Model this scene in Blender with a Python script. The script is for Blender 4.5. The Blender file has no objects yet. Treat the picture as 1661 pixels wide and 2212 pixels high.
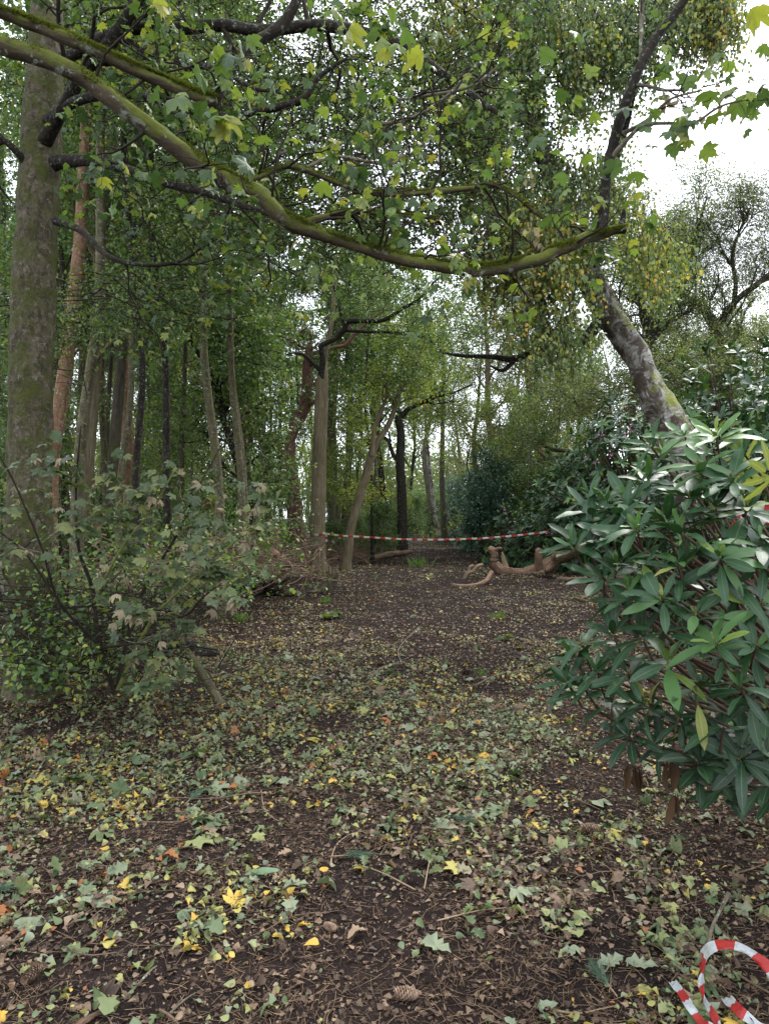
import bpy, math, random
import numpy as np
from mathutils import Vector, Matrix
random.seed(11)
R_ = np.random.default_rng(11)
scene = bpy.context.scene
COL = scene.collection

# ------------------------------------------------------------------ camera, sky, sun, exposure
EYE = 1.55
cam_d = bpy.data.cameras.new('camera')
cam = bpy.data.objects.new('camera', cam_d); COL.objects.link(cam)
cam_d.sensor_fit = 'VERTICAL'; cam_d.sensor_height = 24.0; cam_d.lens = 17.13
cam_d.clip_start = 0.05; cam_d.clip_end = 1500
cam.location = (0, 0, EYE); cam.rotation_euler = (math.radians(90.5), 0, 0)
scene.camera = cam

SUN_EL, SUN_AZ = math.radians(52), math.radians(35)        # azimuth measured from +Y towards +X
world = bpy.data.worlds.new('World'); scene.world = world; world.use_nodes = True
nt = world.node_tree; nt.nodes.clear()
wo = nt.nodes.new('ShaderNodeOutputWorld'); bg = nt.nodes.new('ShaderNodeBackground')
sky = nt.nodes.new('ShaderNodeTexSky'); sky.sky_type = 'NISHITA'; sky.sun_disc = False
sky.sun_elevation = SUN_EL; sky.sun_rotation = SUN_AZ; sky.dust_density = 4.0; sky.air_density = 1.0
mixs = nt.nodes.new('ShaderNodeMix'); mixs.data_type = 'RGBA'; mixs.inputs[0].default_value = 0.88
tcw = nt.nodes.new('ShaderNodeTexCoord'); nzw = nt.nodes.new('ShaderNodeTexNoise'); nzw.inputs['Scale'].default_value = 2.2
nzw.inputs['Detail'].default_value = 4
rw = nt.nodes.new('ShaderNodeValToRGB')
rw.color_ramp.elements[0].position = 0.35; rw.color_ramp.elements[0].color = (6.6, 7.1, 8.0, 1)
rw.color_ramp.elements[1].position = 0.7; rw.color_ramp.elements[1].color = (8.2, 8.6, 9.2, 1)
nt.links.new(tcw.outputs['Generated'], nzw.inputs['Vector']); nt.links.new(nzw.outputs['Fac'], rw.inputs[0])
nt.links.new(sky.outputs[0], mixs.inputs[6]); nt.links.new(rw.outputs[0], mixs.inputs[7])
nt.links.new(mixs.outputs[2], bg.inputs[0]); bg.inputs[1].default_value = 0.13
nt.links.new(bg.outputs[0], wo.inputs[0])
sl = bpy.data.lights.new('sun', 'SUN'); sl.energy = 1.5; sl.angle = math.radians(14); sl.color = (1.0, 0.97, 0.92)
so = bpy.data.objects.new('sun', sl); COL.objects.link(so)
sd = Vector((math.sin(SUN_AZ)*math.cos(SUN_EL), math.cos(SUN_AZ)*math.cos(SUN_EL), math.sin(SUN_EL)))
so.rotation_euler = sd.to_track_quat('Z', 'Y').to_euler(); so.location = (20, 20, 40)
vs = scene.view_settings; vs.view_transform = 'Standard'; vs.look = 'None'; vs.gamma = 1; vs.use_curve_mapping = False
vs.exposure = 1.62
scene.cycles.max_bounces = 7; scene.cycles.diffuse_bounces = 4; scene.cycles.glossy_bounces = 2
scene.cycles.transmission_bounces = 3; scene.cycles.transparent_max_bounces = 4

# ------------------------------------------------------------------ numbers
F_ = 1579.0
def P(u, v, d): return np.array([(u-830.5)/F_*d, d, EYE+(1120-v)/F_*d])
def wr(w, d): return w/2/F_*d
def proj(p):
    p = np.asarray(p); return 830.5+p[..., 0]/p[..., 1]*F_, 1120-(p[..., 2]-EYE)/p[..., 1]*F_

_T = R_.random((64, 64, 64)).astype(np.float32)
def vn(p, s=1.0, o=0.0):
    q = np.asarray(p, float)/s+o+1000.0
    i = np.floor(q).astype(int); f = q-i; f = f*f*(3-2*f); i = i % 64; j = (i+1) % 64
    x0, y0, z0 = i[..., 0], i[..., 1], i[..., 2]; x1, y1, z1 = j[..., 0], j[..., 1], j[..., 2]
    fx, fy, fz = f[..., 0], f[..., 1], f[..., 2]
    a = _T[x0, y0, z0]*(1-fx)+_T[x1, y0, z0]*fx; b = _T[x0, y1, z0]*(1-fx)+_T[x1, y1, z0]*fx
    c = _T[x0, y0, z1]*(1-fx)+_T[x1, y0, z1]*fx; e = _T[x0, y1, z1]*(1-fx)+_T[x1, y1, z1]*fx
    return (a*(1-fy)+b*fy)*(1-fz)+(c*(1-fy)+e*fy)*fz-0.5
def v2(x, y, s, o=0.0): return vn(np.stack([x, y, np.zeros_like(x)], -1), s, o)
def H(x, y):
    x = np.asarray(x, float); y = np.asarray(y, float)
    pc = np.clip(np.abs(x-0.07*y)-1.3, 0, 6)
    return (v2(x, y, 3.1)*0.10+v2(x, y, 0.8, 7)*0.035+v2(x, y, 0.22, 3)*0.018
            + pc*0.012*(np.clip(y, 0, 30)/30)+np.clip(y-40, 0, 60)*0.004)
def Hs(x, y): return float(H(np.array([x]), np.array([y]))[0])
def unit(a): return a/np.maximum(np.linalg.norm(a, axis=-1, keepdims=True), 1e-9)

# ------------------------------------------------------------------ mesh building
def mesh(name, V, Fs, mats, tint=None, bark=None, mid=None, smooth=True, fmat=None):
    V = np.ascontiguousarray(V, np.float32)
    if isinstance(Fs, np.ndarray): Fs = [Fs]
    m = bpy.data.meshes.new(name)
    m.vertices.add(len(V)); m.vertices.foreach_set('co', V.ravel())
    nl = sum(f.size for f in Fs); nf = sum(len(f) for f in Fs)
    m.loops.add(nl); m.polygons.add(nf)
    m.loops.foreach_set('vertex_index', np.concatenate([f.ravel() for f in Fs]).astype(np.int32))
    st = []; o = 0
    for f in Fs:
        st.append(o+np.arange(len(f))*f.shape[1]); o += f.size
    m.polygons.foreach_set('loop_start', np.concatenate(st).astype(np.int32))
    for mm in (mats if isinstance(mats, (list, tuple)) else [mats]): m.materials.append(mm)
    if fmat is not None: m.polygons.foreach_set('material_index', np.asarray(fmat, np.int32))
    if tint is not None:
        a = m.attributes.new('tint', 'FLOAT', 'FACE'); a.data.foreach_set('value', np.asarray(tint, np.float32))
    if bark is not None:
        a = m.attributes.new('bark', 'FLOAT_VECTOR', 'POINT'); a.data.foreach_set('vector', np.ascontiguousarray(bark, np.float32).ravel())
    if mid is not None:
        a = m.attributes.new('mid', 'FLOAT', 'POINT'); a.data.foreach_set('value', np.asarray(mid, np.float32))
    m.update(calc_edges=True)
    if smooth: m.polygons.foreach_set('use_smooth', np.ones(nf, bool))
    return m

def link(name, me, parent=None, loc=None, kind=None, label=None):
    o = bpy.data.objects.new(name, me); COL.objects.link(o)
    if parent is not None: o.parent = parent
    if loc is not None: o.location = loc
    if kind: o['kind'] = kind
    if label: o['label'] = label
    return o
def thing(name, label, cat, loc=(0, 0, 0), group=None):
    o = bpy.data.objects.new(name, None); COL.objects.link(o); o.location = tuple(float(c) for c in loc)
    o.empty_display_size = 0.1
    o['label'] = label; o['category'] = cat
    if group: o['group'] = group
    return o
def part(name, parent, V, Fs, mats, kind=None, label=None, **k):
    b = np.array(parent.location)
    return link(name, mesh(name, np.asarray(V)-b, Fs, mats, **k), parent, None, kind, label)

class Acc:      # accumulates tubes / leaves into ONE mesh
    def __init__(s): s.V = []; s.F = {}; s.n = 0; s.B = []; s.T = {}; s.M = []
    def add(s, V, F, bark=None, tint=None, mid=None):
        s.V.append(V); s.F.setdefault(F.shape[1], []).append(F+s.n)
        s.T.setdefault(F.shape[1], []).append(np.zeros(len(F)) if tint is None else tint)
        s.B.append(V if bark is None else bark); s.M.append(np.zeros(len(V)) if mid is None else mid); s.n += len(V)
    def args(s):
        ks = sorted(s.F)
        return (np.concatenate(s.V), [np.concatenate(s.F[k]) for k in ks]), dict(
            bark=np.concatenate(s.B), tint=np.concatenate([np.concatenate(s.T[k]) for k in ks]), mid=np.concatenate(s.M))
    def part(s, name, parent, mats, kind=None, label=None, smooth=True):
        a, k = s.args(); return part(name, parent, a[0], a[1], mats, kind=kind, label=label, smooth=smooth, **k)
    def obj(s, name, mats, label, cat=None, kind=None, group=None, smooth=True):
        a, k = s.args(); o = link(name, mesh(name, a[0], a[1], mats, smooth=smooth, **k), None, None, kind, label)
        if cat: o['category'] = cat
        if group: o['group'] = group
        return o

def resample(P0, R0, n):
    P0 = np.asarray(P0, float); R0 = np.asarray(R0, float); k = len(P0)
    Q = np.concatenate([[2*P0[0]-P0[1]], P0, [2*P0[-1]-P0[-2]]])
    seg = np.linalg.norm(np.diff(P0, axis=0), axis=1); cs = np.concatenate([[0], np.cumsum(seg)])
    s = np.linspace(0, cs[-1], n); i = np.clip(np.searchsorted(cs, s, 'right')-1, 0, k-2)
    t = ((s-cs[i])/np.maximum(seg[i], 1e-9))[:, None]
    a, b, c, d = Q[i], Q[i+1], Q[i+2], Q[i+3]
    pts = 0.5*((2*b)+(-a+c)*t+(2*a-5*b+4*c-d)*t*t+(-a+3*b-3*c+d)*t**3)
    return pts, np.interp(s, cs, R0), cs[-1]

def tubes(Pn, Rn, S=4, rough=0.0, rs=0.15, cap=True):
    """Pn (N,K,3), Rn (N,K) -> verts, quads, bark coordinates"""
    N, K, _ = Pn.shape
    T = np.gradient(Pn, axis=1); T = unit(T)
    D = unit(Pn[:, -1]-Pn[:, 0]); ref = np.where(np.abs(D[:, 2:3]) > 0.75, np.array([[0.31, 0.95, 0.05]]), np.array([[0.05, 0.1, 0.99]]))
    A = unit(np.cross(T, ref[:, None, :])); Bv = np.cross(T, A)
    an = np.arange(S)/S*2*math.pi; c, s = np.cos(an), np.sin(an)
    dirs = A[:, :, None, :]*c[None, None, :, None]+Bv[:, :, None, :]*s[None, None, :, None]
    RR = Rn[:, :, None]*np.ones(S)
    L = np.concatenate([np.zeros((N, 1)), np.cumsum(np.linalg.norm(np.diff(Pn, axis=1), axis=2), 1)], 1)
    off = R_.random((N, 1, 1))*40
    bark = np.stack([RR*c, RR*s, (L[:, :, None]+off)*np.ones(S)], -1)
    if rough:
        q = bark*np.array([1, 1, 0.45])
        RR = RR*(1+rough*(vn(q, rs)*1.6+vn(q, rs*0.35, 5)*0.7+vn(q, rs*3.5, 9)*1.1))
    V = (Pn[:, :, None, :]+dirs*RR[..., None]).reshape(-1, 3)
    base = (np.arange(N)*K*S)[:, None, None]
    i = np.arange(K-1)[None, :, None]*S; j = np.arange(S)[None, None, :]; j2 = (j+1) % S
    Fq = np.stack([base+i+j, base+i+j2, base+i+S+j2, base+i+S+j], -1).reshape(-1, 4)
    return V, Fq, bark.reshape(-1, 3)

def limb(acc, pts, S=12, step=0.08, rough=0.12, rs=0.12, cap=True, wob=0.0):
    """pts: (u, v, depth, width in picture units)"""
    P0 = [P(u, v, d) for u, v, d, w in pts]; R0 = [wr(w, d) for u, v, d, w in pts]
    return limb3(acc, P0, R0, S, step, rough, rs, cap, wob)
def limb3(acc, P0, R0, S=12, step=0.08, rough=0.12, rs=0.12, cap=True, wob=0.0):
    L = np.linalg.norm(np.diff(np.asarray(P0), axis=0), axis=1).sum()
    n = int(min(max(6, L/step), 220))
    p, r, L = resample(P0, R0, n)
    if wob: p = p+np.stack([vn(p, 0.5, 3), vn(p, 0.5, 13), vn(p, 0.5, 23)], -1)*wob
    V, Fq, B = tubes(p[None], r[None], S, rough, rs)
    if cap:
        nv = len(V); V = np.concatenate([V, [p[-1]+unit(p[-1]-p[-2])*r[-1]*0.4]]); B = np.concatenate([B, [B[-1]]])
        b = nv-S; acc.add(V, Fq, B); j = np.arange(S)
        acc.F.setdefault(3, []).append(np.stack([b+j, b+(j+1) % S, np.full(S, nv)], -1)+acc.n-len(V)); acc.T.setdefault(3, []).append(np.zeros(S))
    else: acc.add(V, Fq, B)
    q, rr, _ = resample(P0, R0, 24)
    return q, rr

def spawn(PP, RR, m, t0, t1, ang, L, rf, K=6, wander=0.25, up=0.0, taper=0.25, rmax=1, flat=0.0, bias=None):
    """children of polylines PP (N,K0,3): m each"""
    N, K0, _ = PP.shape; n = N*m
    idx = np.repeat(np.arange(N), m); t = R_.uniform(t0, t1, n)
    x = t*(K0-1); i = np.clip(x.astype(int), 0, K0-2); f = (x-i)[:, None]
    p = PP[idx, i]*(1-f)+PP[idx, i+1]*f; r = RR[idx, i]*(1-f[:, 0])+RR[idx, i+1]*f[:, 0]
    tan = unit(PP[idx, i+1]-PP[idx, i])
    rv = R_.normal(size=(n, 3)); rv[:, 2] *= (1-flat); pr = unit(rv-tan*np.sum(rv*tan, 1, keepdims=True))
    a = np.radians(R_.normal(ang, 12, n))[:, None]
    d = np.cos(a)*tan+np.sin(a)*pr; d[:, 2] += up
    if bias is not None: d = d+np.asarray(bias)
    d = unit(d)
    ln = (R_.uniform(L[0], L[1], n)*(1-0.45*t))[:, None]
    pts = [p]
    for k in range(K-1):
        d = unit(d+R_.normal(size=(n, 3))*wander+np.array([0, 0, up*0.35])); pts.append(pts[-1]+d*ln/(K-1))
    rr = np.minimum(r*rf, rmax)[:, None]*np.linspace(1, taper, K)[None]
    return np.stack(pts, 1), rr

def along(PP, m, t0=0.2, t1=1.0):
    N, K0, _ = PP.shape; n = N*m; idx = np.repeat(np.arange(N), m); t = R_.uniform(t0, t1, n)
    x = t*(K0-1); i = np.clip(x.astype(int), 0, K0-2); f = (x-i)[:, None]
    return PP[idx, i]*(1-f)+PP[idx, i+1]*f, unit(PP[idx, i+1]-PP[idx, i])

# ------------------------------------------------------------------ leaf shapes: y = along, x = across, z = up
def fanleaf(out, c, zf):
    o = np.array(out); V = np.concatenate([[c], o]); n = len(o)
    j = np.arange(n); Ft = np.stack([np.zeros(n, int), j+1, (j+1) % n+1], -1)
    z = np.array([zf(a, b) for a, b in V]); return np.column_stack([V, z]), Ft
def mirror(h): return h+[(-x, y) for x, y in h[::-1] if abs(x) > 1e-6]
SYC = [(0, 0), (.14, -.07), (.42, .0), (.62, .14), (.54, .22), (.43, .32), (.57, .44), (.60, .68), (.42, .64), (.25, .56), (.24, .74), (.11, .82), (0, 1.02)]
OAK = [(0, 0), (.07, .12), (.20, .20), (.12, .31), (.30, .42), (.17, .52), (.36, .64), (.20, .74), (.24, .88), (.1, .96), (0, 1.0)]
BIR = [(0, 0), (.30, .08), (.40, .28), (.25, .62), (0, 1.0)]
def syc(curl, s): return fanleaf(mirror(SYC), (0, .32), lambda x, y: -curl*(x*x+(y-.3)**2*.6)*1.2+0.10*math.sin(7*x+s*3)*math.cos(6*y+s)+abs(x)*0.15)
def oak(curl, s): return fanleaf(mirror(OAK), (0, .5), lambda x, y: -curl*((y-.4)**2)+abs(x)*.35+.05*math.sin(9*y+s))
def bir(curl, s): return fanleaf(mirror(BIR), (0, .4), lambda x, y: -curl*((y-.3)**2)+abs(x)*.3*(1 if s % 2 else -1))
def strap(wid, bend, fold, n=7, s=0):
    y = np.linspace(0, 1, n+1); w = wid*np.sin(np.pi*np.clip(y*0.93+0.04, 0, 1)**1.15)**0.8; w[0] = wid*0.10; w[-1] = wid*0.02
    wav = 0.10*wid*np.sin(y*15+s)
    zc = -bend*y*y
    L = np.stack([-w, y, zc+w*fold+wav], -1); C = np.stack([0*y, y, zc], -1); Rr = np.stack([w, y, zc+w*fold-wav], -1)
    V = np.concatenate([L, C, Rr]); i = np.arange(n); m = n+1
    Fq = np.concatenate([np.stack([i, m+i, m+i+1, i+1], -1), np.stack([m+i, 2*m+i, 2*m+i+1, m+i+1], -1)])
    mid = np.concatenate([np.ones(m), np.zeros(m), np.ones(m)]); return V, Fq, mid
DIA = (np.array([(0, 0, 0), (.36, .42, .12), (0, 1, 0), (-.36, .42, .12)]), np.array([[0, 1, 2], [0, 2, 3]]))
BIR4 = (np.array([(0, 0, 0), (.40, .25, .1), (.22, .62, .06), (0, 1, -.08), (-.22, .62, .06), (-.4, .25, .1)]), np.array([[0, 1, 2, 3], [0, 3, 4, 5]]))

def leaves(acc, tmpl, pos, ax, nor, size, tint, mid=None):
    V0, F0 = tmpl[0], tmpl[1]; n = len(pos); k = len(V0)
    ax = unit(ax); sd_ = unit(np.cross(ax, nor)); nn = np.cross(sd_, ax)
    M = np.stack([sd_, ax, nn], 1)                       # rows: x,y,z
    V = np.einsum('kj,njc->nkc', V0, M)*np.asarray(size)[:, None, None]+pos[:, None]
    Ff = (F0[None]+(np.arange(n)*k)[:, None, None]).reshape(-1, F0.shape[1])
    acc.add(V.reshape(-1, 3), Ff, tint=np.repeat(tint, len(F0)), mid=None if mid is None else np.tile(mid, n))
def upish(n, s=0.45):
    v = R_.normal(size=(n, 3))*s; v[:, 2] += 1; return unit(v)

# ------------------------------------------------------------------ materials
def newmat(name):
    m = bpy.data.materials.new(name); m.use_nodes = True; t = m.node_tree; t.nodes.clear(); return m, t
def ramp(t, stops, src, interp='LINEAR'):
    r = t.nodes.new('ShaderNodeValToRGB'); r.color_ramp.interpolation = interp
    e = r.color_ramp.elements
    while len(e) < len(stops): e.new(0.5)
    for i, (p_, c) in enumerate(stops):
        e[i].position = p_; e[i].color = (*c, 1) if len(c) == 3 else c
    t.links.new(src, r.inputs[0]); return r.outputs[0]
def mixc(t, f, a, b, mode='MIX'):
    n = t.nodes.new('ShaderNodeMix'); n.data_type = 'RGBA'; n.blend_type = mode
    for i, x in ((0, f), (6, a), (7, b)):
        if isinstance(x, (int, float)): n.inputs[i].default_value = x
        elif isinstance(x, tuple): n.inputs[i].default_value = (*x, 1)
        else: t.links.new(x, n.inputs[i])
    return n.outputs[2]
def noise(t, vec, scale, det=4, rough=0.6, dist=0.0):
    n = t.nodes.new('ShaderNodeTexNoise'); n.inputs['Scale'].default_value = scale; n.inputs['Detail'].default_value = det
    n.inputs['Roughness'].default_value = rough; n.inputs['Distortion'].default_value = dist
    if vec is not None: t.links.new(vec, n.inputs['Vector'])
    return n.outputs['Fac']
def mapping(t, vec, sc):
    n = t.nodes.new('ShaderNodeMapping'); n.inputs['Scale'].default_value = sc; t.links.new(vec, n.inputs['Vector']); return n.outputs[0]
def math_(t, op, a, b=0.0):
    n = t.nodes.new('ShaderNodeMath'); n.operation = op
    for i, x in ((0, a), (1, b)):
        if isinstance(x, (int, float)): n.inputs[i].default_value = x
        else: t.links.new(x, n.inputs[i])
    return n.outputs[0]
def attr(t, name, out='Fac'):
    n = t.nodes.new('ShaderNodeAttribute'); n.attribute_name = name; return n.outputs[out]
def finish(t, col, rough=0.8, bump=None, bs=0.3, bd=0.01, transl=0.0, spec=0.3, coat=0.0, tcol=None):
    b = t.nodes.new('ShaderNodeBsdfPrincipled'); o = t.nodes.new('ShaderNodeOutputMaterial')
    if isinstance(col, tuple): b.inputs['Base Color'].default_value = (*col, 1)
    else: t.links.new(col, b.inputs['Base Color'])
    if isinstance(rough, (int, float)): b.inputs['Roughness'].default_value = rough
    else: t.links.new(rough, b.inputs['Roughness'])
    b.inputs['Specular IOR Level'].default_value = spec
    if coat: b.inputs['Coat Weight'].default_value = coat; b.inputs['Coat Roughness'].default_value = 0.25
    if bump is not None:
        bn = t.nodes.new('ShaderNodeBump'); bn.inputs['Strength'].default_value = bs; bn.inputs['Distance'].default_value = bd
        t.links.new(bump, bn.inputs['Height']); t.links.new(bn.outputs[0], b.inputs['Normal'])
    if transl:
        tr = t.nodes.new('ShaderNodeBsdfTranslucent'); mx = t.nodes.new('ShaderNodeMixShader'); mx.inputs[0].default_value = transl
        if isinstance(col, tuple): tr.inputs[0].default_value = (*col, 1)
        else: t.links.new(mixc(t, 1.0, col, (1.5, 1.6, 0.7), 'MULTIPLY'), tr.inputs[0])
        t.links.new(b.outputs[0], mx.inputs[1]); t.links.new(tr.outputs[0], mx.inputs[2]); t.links.new(mx.outputs[0], o.inputs[0])
    else: t.links.new(b.outputs[0], o.inputs[0])
def leafmat(name, stops, rough=0.55, transl=0.3, spec=0.35, vein=None, spots=None, coat=0.0):
    m, t = newmat(name); c = ramp(t, stops, attr(t, 'tint'))
    tc = t.nodes.new('ShaderNodeTexCoord').outputs['Object']
    n1 = noise(t, tc, 38, 3)
    c = mixc(t, ramp(t, [(0.35, (0, 0, 0)), (0.7, (.35, .35, .35))], n1), c, mixc(t, 1.0, c, (0.6, 0.62, 0.5), 'MULTIPLY'))
    if spots: c = mixc(t, ramp(t, [(0.60, (0, 0, 0)), (0.66, (1, 1, 1))], noise(t, tc, spots[1], 5, 0.7)), c, spots[0])
    bmp = None
    if vein:
        mid = attr(t, 'mid'); c = mixc(t, ramp(t, [(0.03, (1, 1, 1)), (0.11, (0, 0, 0))], mid), c, vein)
        bmp = n1
    finish(t, c, rough, bump=bmp, bs=0.25, bd=0.004, transl=transl, spec=spec, coat=coat); return m
def barkmat(name, c1, c2, scale=14, stretch=0.25, moss=0.0, mosscol=(0.10, 0.13, 0.02), topmoss=0.0, lichen=None, bump=0.8, bd=0.02, patch=None):
    m, t = newmat(name); bk = attr(t, 'bark', 'Vector'); bv = mapping(t, bk, (1, 1, stretch))
    n1 = noise(t, bv, scale, 6, 0.7, 0.4); n2 = noise(t, bk, 2.2, 4); n3 = noise(t, bk, 26, 4, 0.7)
    c = ramp(t, [(0.3, c1), (0.68, c2)], n1)
    c = mixc(t, ramp(t, [(0.4, (0, 0, 0)), (0.65, (.55, .55, .55))], n2), c, mixc(t, 1.0, c, (0.55, 0.55, 0.5), 'MULTIPLY'))
    if patch is not None:
        pm = ramp(t, [(0.50, (0, 0, 0)), (0.56, (.9, .9, .9))], noise(t, mapping(t, bk, (1, 1, 0.6)), patch[1], 8, 0.8, 0.5)); c = mixc(t, pm, c, patch[0])
    if lichen is not None:
        lm = ramp(t, [(0.56, (0, 0, 0)), (0.62, (1, 1, 1))], noise(t, bk, lichen[1], 5, 0.75)); c = mixc(t, lm, c, lichen[0])
    if moss or topmoss:
        g = t.nodes.new('ShaderNodeNewGeometry'); sx = t.nodes.new('ShaderNodeSeparateXYZ'); t.links.new(g.outputs['Normal'], sx.inputs[0])
        f = math_(t, 'ADD', math_(t, 'MULTIPLY', sx.outputs[2], topmoss), math_(t, 'ADD', noise(t, bk, 5.5, 6, 0.75), moss-0.5))
        f = ramp(t, [(0.44, (0, 0, 0)), (0.60, (1, 1, 1))], f)
        mc = mixc(t, n3, mosscol, tuple(x*2.2 for x in mosscol)); c = mixc(t, f, c, mc)
    h = math_(t, 'ADD', math_(t, 'MULTIPLY', n1, 0.9), math_(t, 'MULTIPLY', n3, 0.35))
    finish(t, c, 0.9, h, bump, bd, spec=0.15); return m

M = {}
M['bark_syc'] = barkmat('sycamore_bark', (0.030, 0.025, 0.016), (0.165, 0.135, 0.095), 22, 0.6, moss=0.50, mosscol=(0.042, 0.046, 0.012), lichen=((0.17, 0.155, 0.115), 16), bump=1.0, bd=0.05, patch=((0.040, 0.036, 0.018), 13))
M['bark_moss'] = barkmat('mossy_bark', (0.035, 0.026, 0.018), (0.11, 0.085, 0.055), 16, 0.4, moss=0.57, topmoss=0.26, mosscol=(0.050, 0.056, 0.010), lichen=((0.20, 0.22, 0.17), 12), bd=0.02)
M['bark_dark'] = barkmat('dark_bark', (0.008, 0.006, 0.005), (0.034, 0.027, 0.020), 20, 0.4, moss=0.32, topmoss=0.14, mosscol=(0.035, 0.042, 0.008), lichen=((0.11, 0.12, 0.09), 34))
M['bark_tan'] = barkmat('tan_bark', (0.07, 0.055, 0.033), (0.22, 0.18, 0.11), 24, 0.12, moss=0.36, mosscol=(0.07, 0.08, 0.02))
M['bark_orange'] = barkmat('orange_bark', (0.10, 0.055, 0.03), (0.26, 0.15, 0.09), 22, 0.2, moss=0.34, mosscol=(0.06, 0.07, 0.02), lichen=((0.3, 0.26, 0.2), 22))
M['bark_pine'] = barkmat('pine_bark', (0.05, 0.025, 0.020), (0.20, 0.105, 0.085), 16, 0.22, bump=1.0, bd=0.05)
M['bark_grey'] = barkmat('grey_bark', (0.035, 0.030, 0.022), (0.125, 0.11, 0.08), 22, 0.15, moss=0.42, mosscol=(0.05, 0.055, 0.015))
M['bark_olive'] = barkmat('olive_bark', (0.035, 0.030, 0.018), (0.15, 0.13, 0.075), 24, 0.3, moss=0.42, mosscol=(0.05, 0.055, 0.012), lichen=((0.2, 0.2, 0.15), 18), bd=0.03)
M['bark_rot'] = barkmat('rotten_wood', (0.010, 0.008, 0.007), (0.05, 0.035, 0.025), 18, 0.4)
M['wood_red'] = barkmat('barkless_wood', (0.10, 0.055, 0.035), (0.38, 0.25, 0.165), 26, 0.10, bump=1.0, bd=0.06)
M['wood_pale'] = barkmat('pale_dead_wood', (0.14, 0.09, 0.055), (0.36, 0.26, 0.17), 20, 0.15, bump=0.5)
M['brush'] = barkmat('brushwood', (0.05, 0.033, 0.022), (0.24, 0.165, 0.11), 30, 0.3)
M['twig'] = barkmat('twig_bark', (0.012, 0.009, 0.007), (0.045, 0.036, 0.025), 30, 0.4, moss=0.25, mosscol=(0.05, 0.06, 0.015))
M['twig_grey'] = barkmat('grey_twig_bark', (0.05, 0.04, 0.03), (0.20, 0.17, 0.12), 30, 0.4, lichen=((0.3, 0.33, 0.26), 25))
M['stem_green'] = barkmat('green_stem', (0.10, 0.12, 0.03), (0.20, 0.21, 0.07), 30, 0.4)
M['stem_rhodo'] = barkmat('rhododendron_stem', (0.035, 0.022, 0.018), (0.12, 0.08, 0.05), 30, 0.3)

def birchmat():
    m, t = newmat('birch_bark'); bk = attr(t, 'bark', 'Vector')
    n1 = noise(t, mapping(t, bk, (1, 1, 9)), 6, 5, 0.7); n2 = noise(t, mapping(t, bk, (1, 1, 0.9)), 4.2, 6, 0.75, 0.6); n3 = noise(t, bk, 24, 4)
    c = ramp(t, [(0.3, (0.11, 0.095, 0.08)), (0.66, (0.42, 0.40, 0.36))], n1)
    c = mixc(t, ramp(t, [(0.44, (0, 0, 0)), (0.53, (1, 1, 1))], n2), c, mixc(t, n3, (0.02, 0.016, 0.013), (0.13, 0.10, 0.075)))
    g = t.nodes.new('ShaderNodeNewGeometry'); sx = t.nodes.new('ShaderNodeSeparateXYZ'); t.links.new(g.outputs['Normal'], sx.inputs[0])
    f = ramp(t, [(0.62, (0, 0, 0)), (0.78, (1, 1, 1))], math_(t, 'ADD', math_(t, 'MULTIPLY', sx.outputs[2], 0.30), noise(t, bk, 3.2, 5, 0.7)))
    c = mixc(t, f, c, mixc(t, n3, (0.10, 0.12, 0.02), (0.25, 0.26, 0.05)))
    finish(t, c, 0.85, math_(t, 'ADD', n2, math_(t, 'MULTIPLY', n3, 0.4)), 0.9, 0.05, spec=0.2); return m
M['bark_birch'] = birchmat()

G = lambda k, c: tuple(x*k for x in c)
M['leaf_syc'] = leafmat('sycamore_leaf', [(0, (0.026, 0.052, 0.020)), (0.45, (0.075, 0.122, 0.045)), (0.7, (0.145, 0.19, 0.045)), (0.9, (0.24, 0.24, 0.055)), (1, (0.17, 0.11, 0.055))], 0.5, 0.35, spots=((0.10, 0.055, 0.03), 22))
M['leaf_sap'] = leafmat('sapling_leaf', [(0, (0.036, 0.058, 0.024)), (0.5, (0.068, 0.100, 0.040)), (0.8, (0.12, 0.145, 0.05)), (1, (0.20, 0.20, 0.06))], 0.5, 0.3, spots=((0.22, 0.17, 0.11), 19))
M['leaf_dry'] = leafmat('withered_leaf', [(0, (0.14, 0.11, 0.07)), (1, (0.32, 0.26, 0.17))], 0.8, 0.2)
M['leaf_birch'] = leafmat('birch_leaf', [(0, (0.07, 0.12, 0.055)), (0.5, (0.14, 0.19, 0.07)), (0.75, (0.26, 0.28, 0.06)), (0.9, (0.48, 0.38, 0.06)), (1, (0.5, 0.33, 0.07))], 0.45, 0.3, spec=0.4)
M['leaf_wood'] = leafmat('woodland_leaf', [(0, (0.045, 0.085, 0.030)), (0.5, (0.11, 0.18, 0.058)), (0.82, (0.20, 0.26, 0.06)), (0.94, (0.28, 0.28, 0.05)), (1, (0.38, 0.22, 0.05))], 0.5, 0.28)
M['leaf_olive'] = leafmat('olive_leaf', [(0, (0.06, 0.085, 0.035)), (0.5, (0.13, 0.16, 0.06)), (0.85, (0.22, 0.24, 0.08)), (1, (0.32, 0.24, 0.08))], 0.6, 0.35)
M['leaf_yel'] = leafmat('yellowing_leaf', [(0, (0.07, 0.115, 0.03)), (0.5, (0.16, 0.215, 0.045)), (0.85, (0.25, 0.24, 0.03)), (1, (0.4, 0.24, 0.04))], 0.6, 0.4)  # yellowing, and brightened to put distance haze into the leaf colour
M['leaf_blue'] = leafmat('bluish_shrub_leaf', [(0, (0.03, 0.075, 0.05)), (0.6, (0.06, 0.13, 0.085)), (1, (0.12, 0.19, 0.10))], 0.4, 0.2, spec=0.5)
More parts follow.
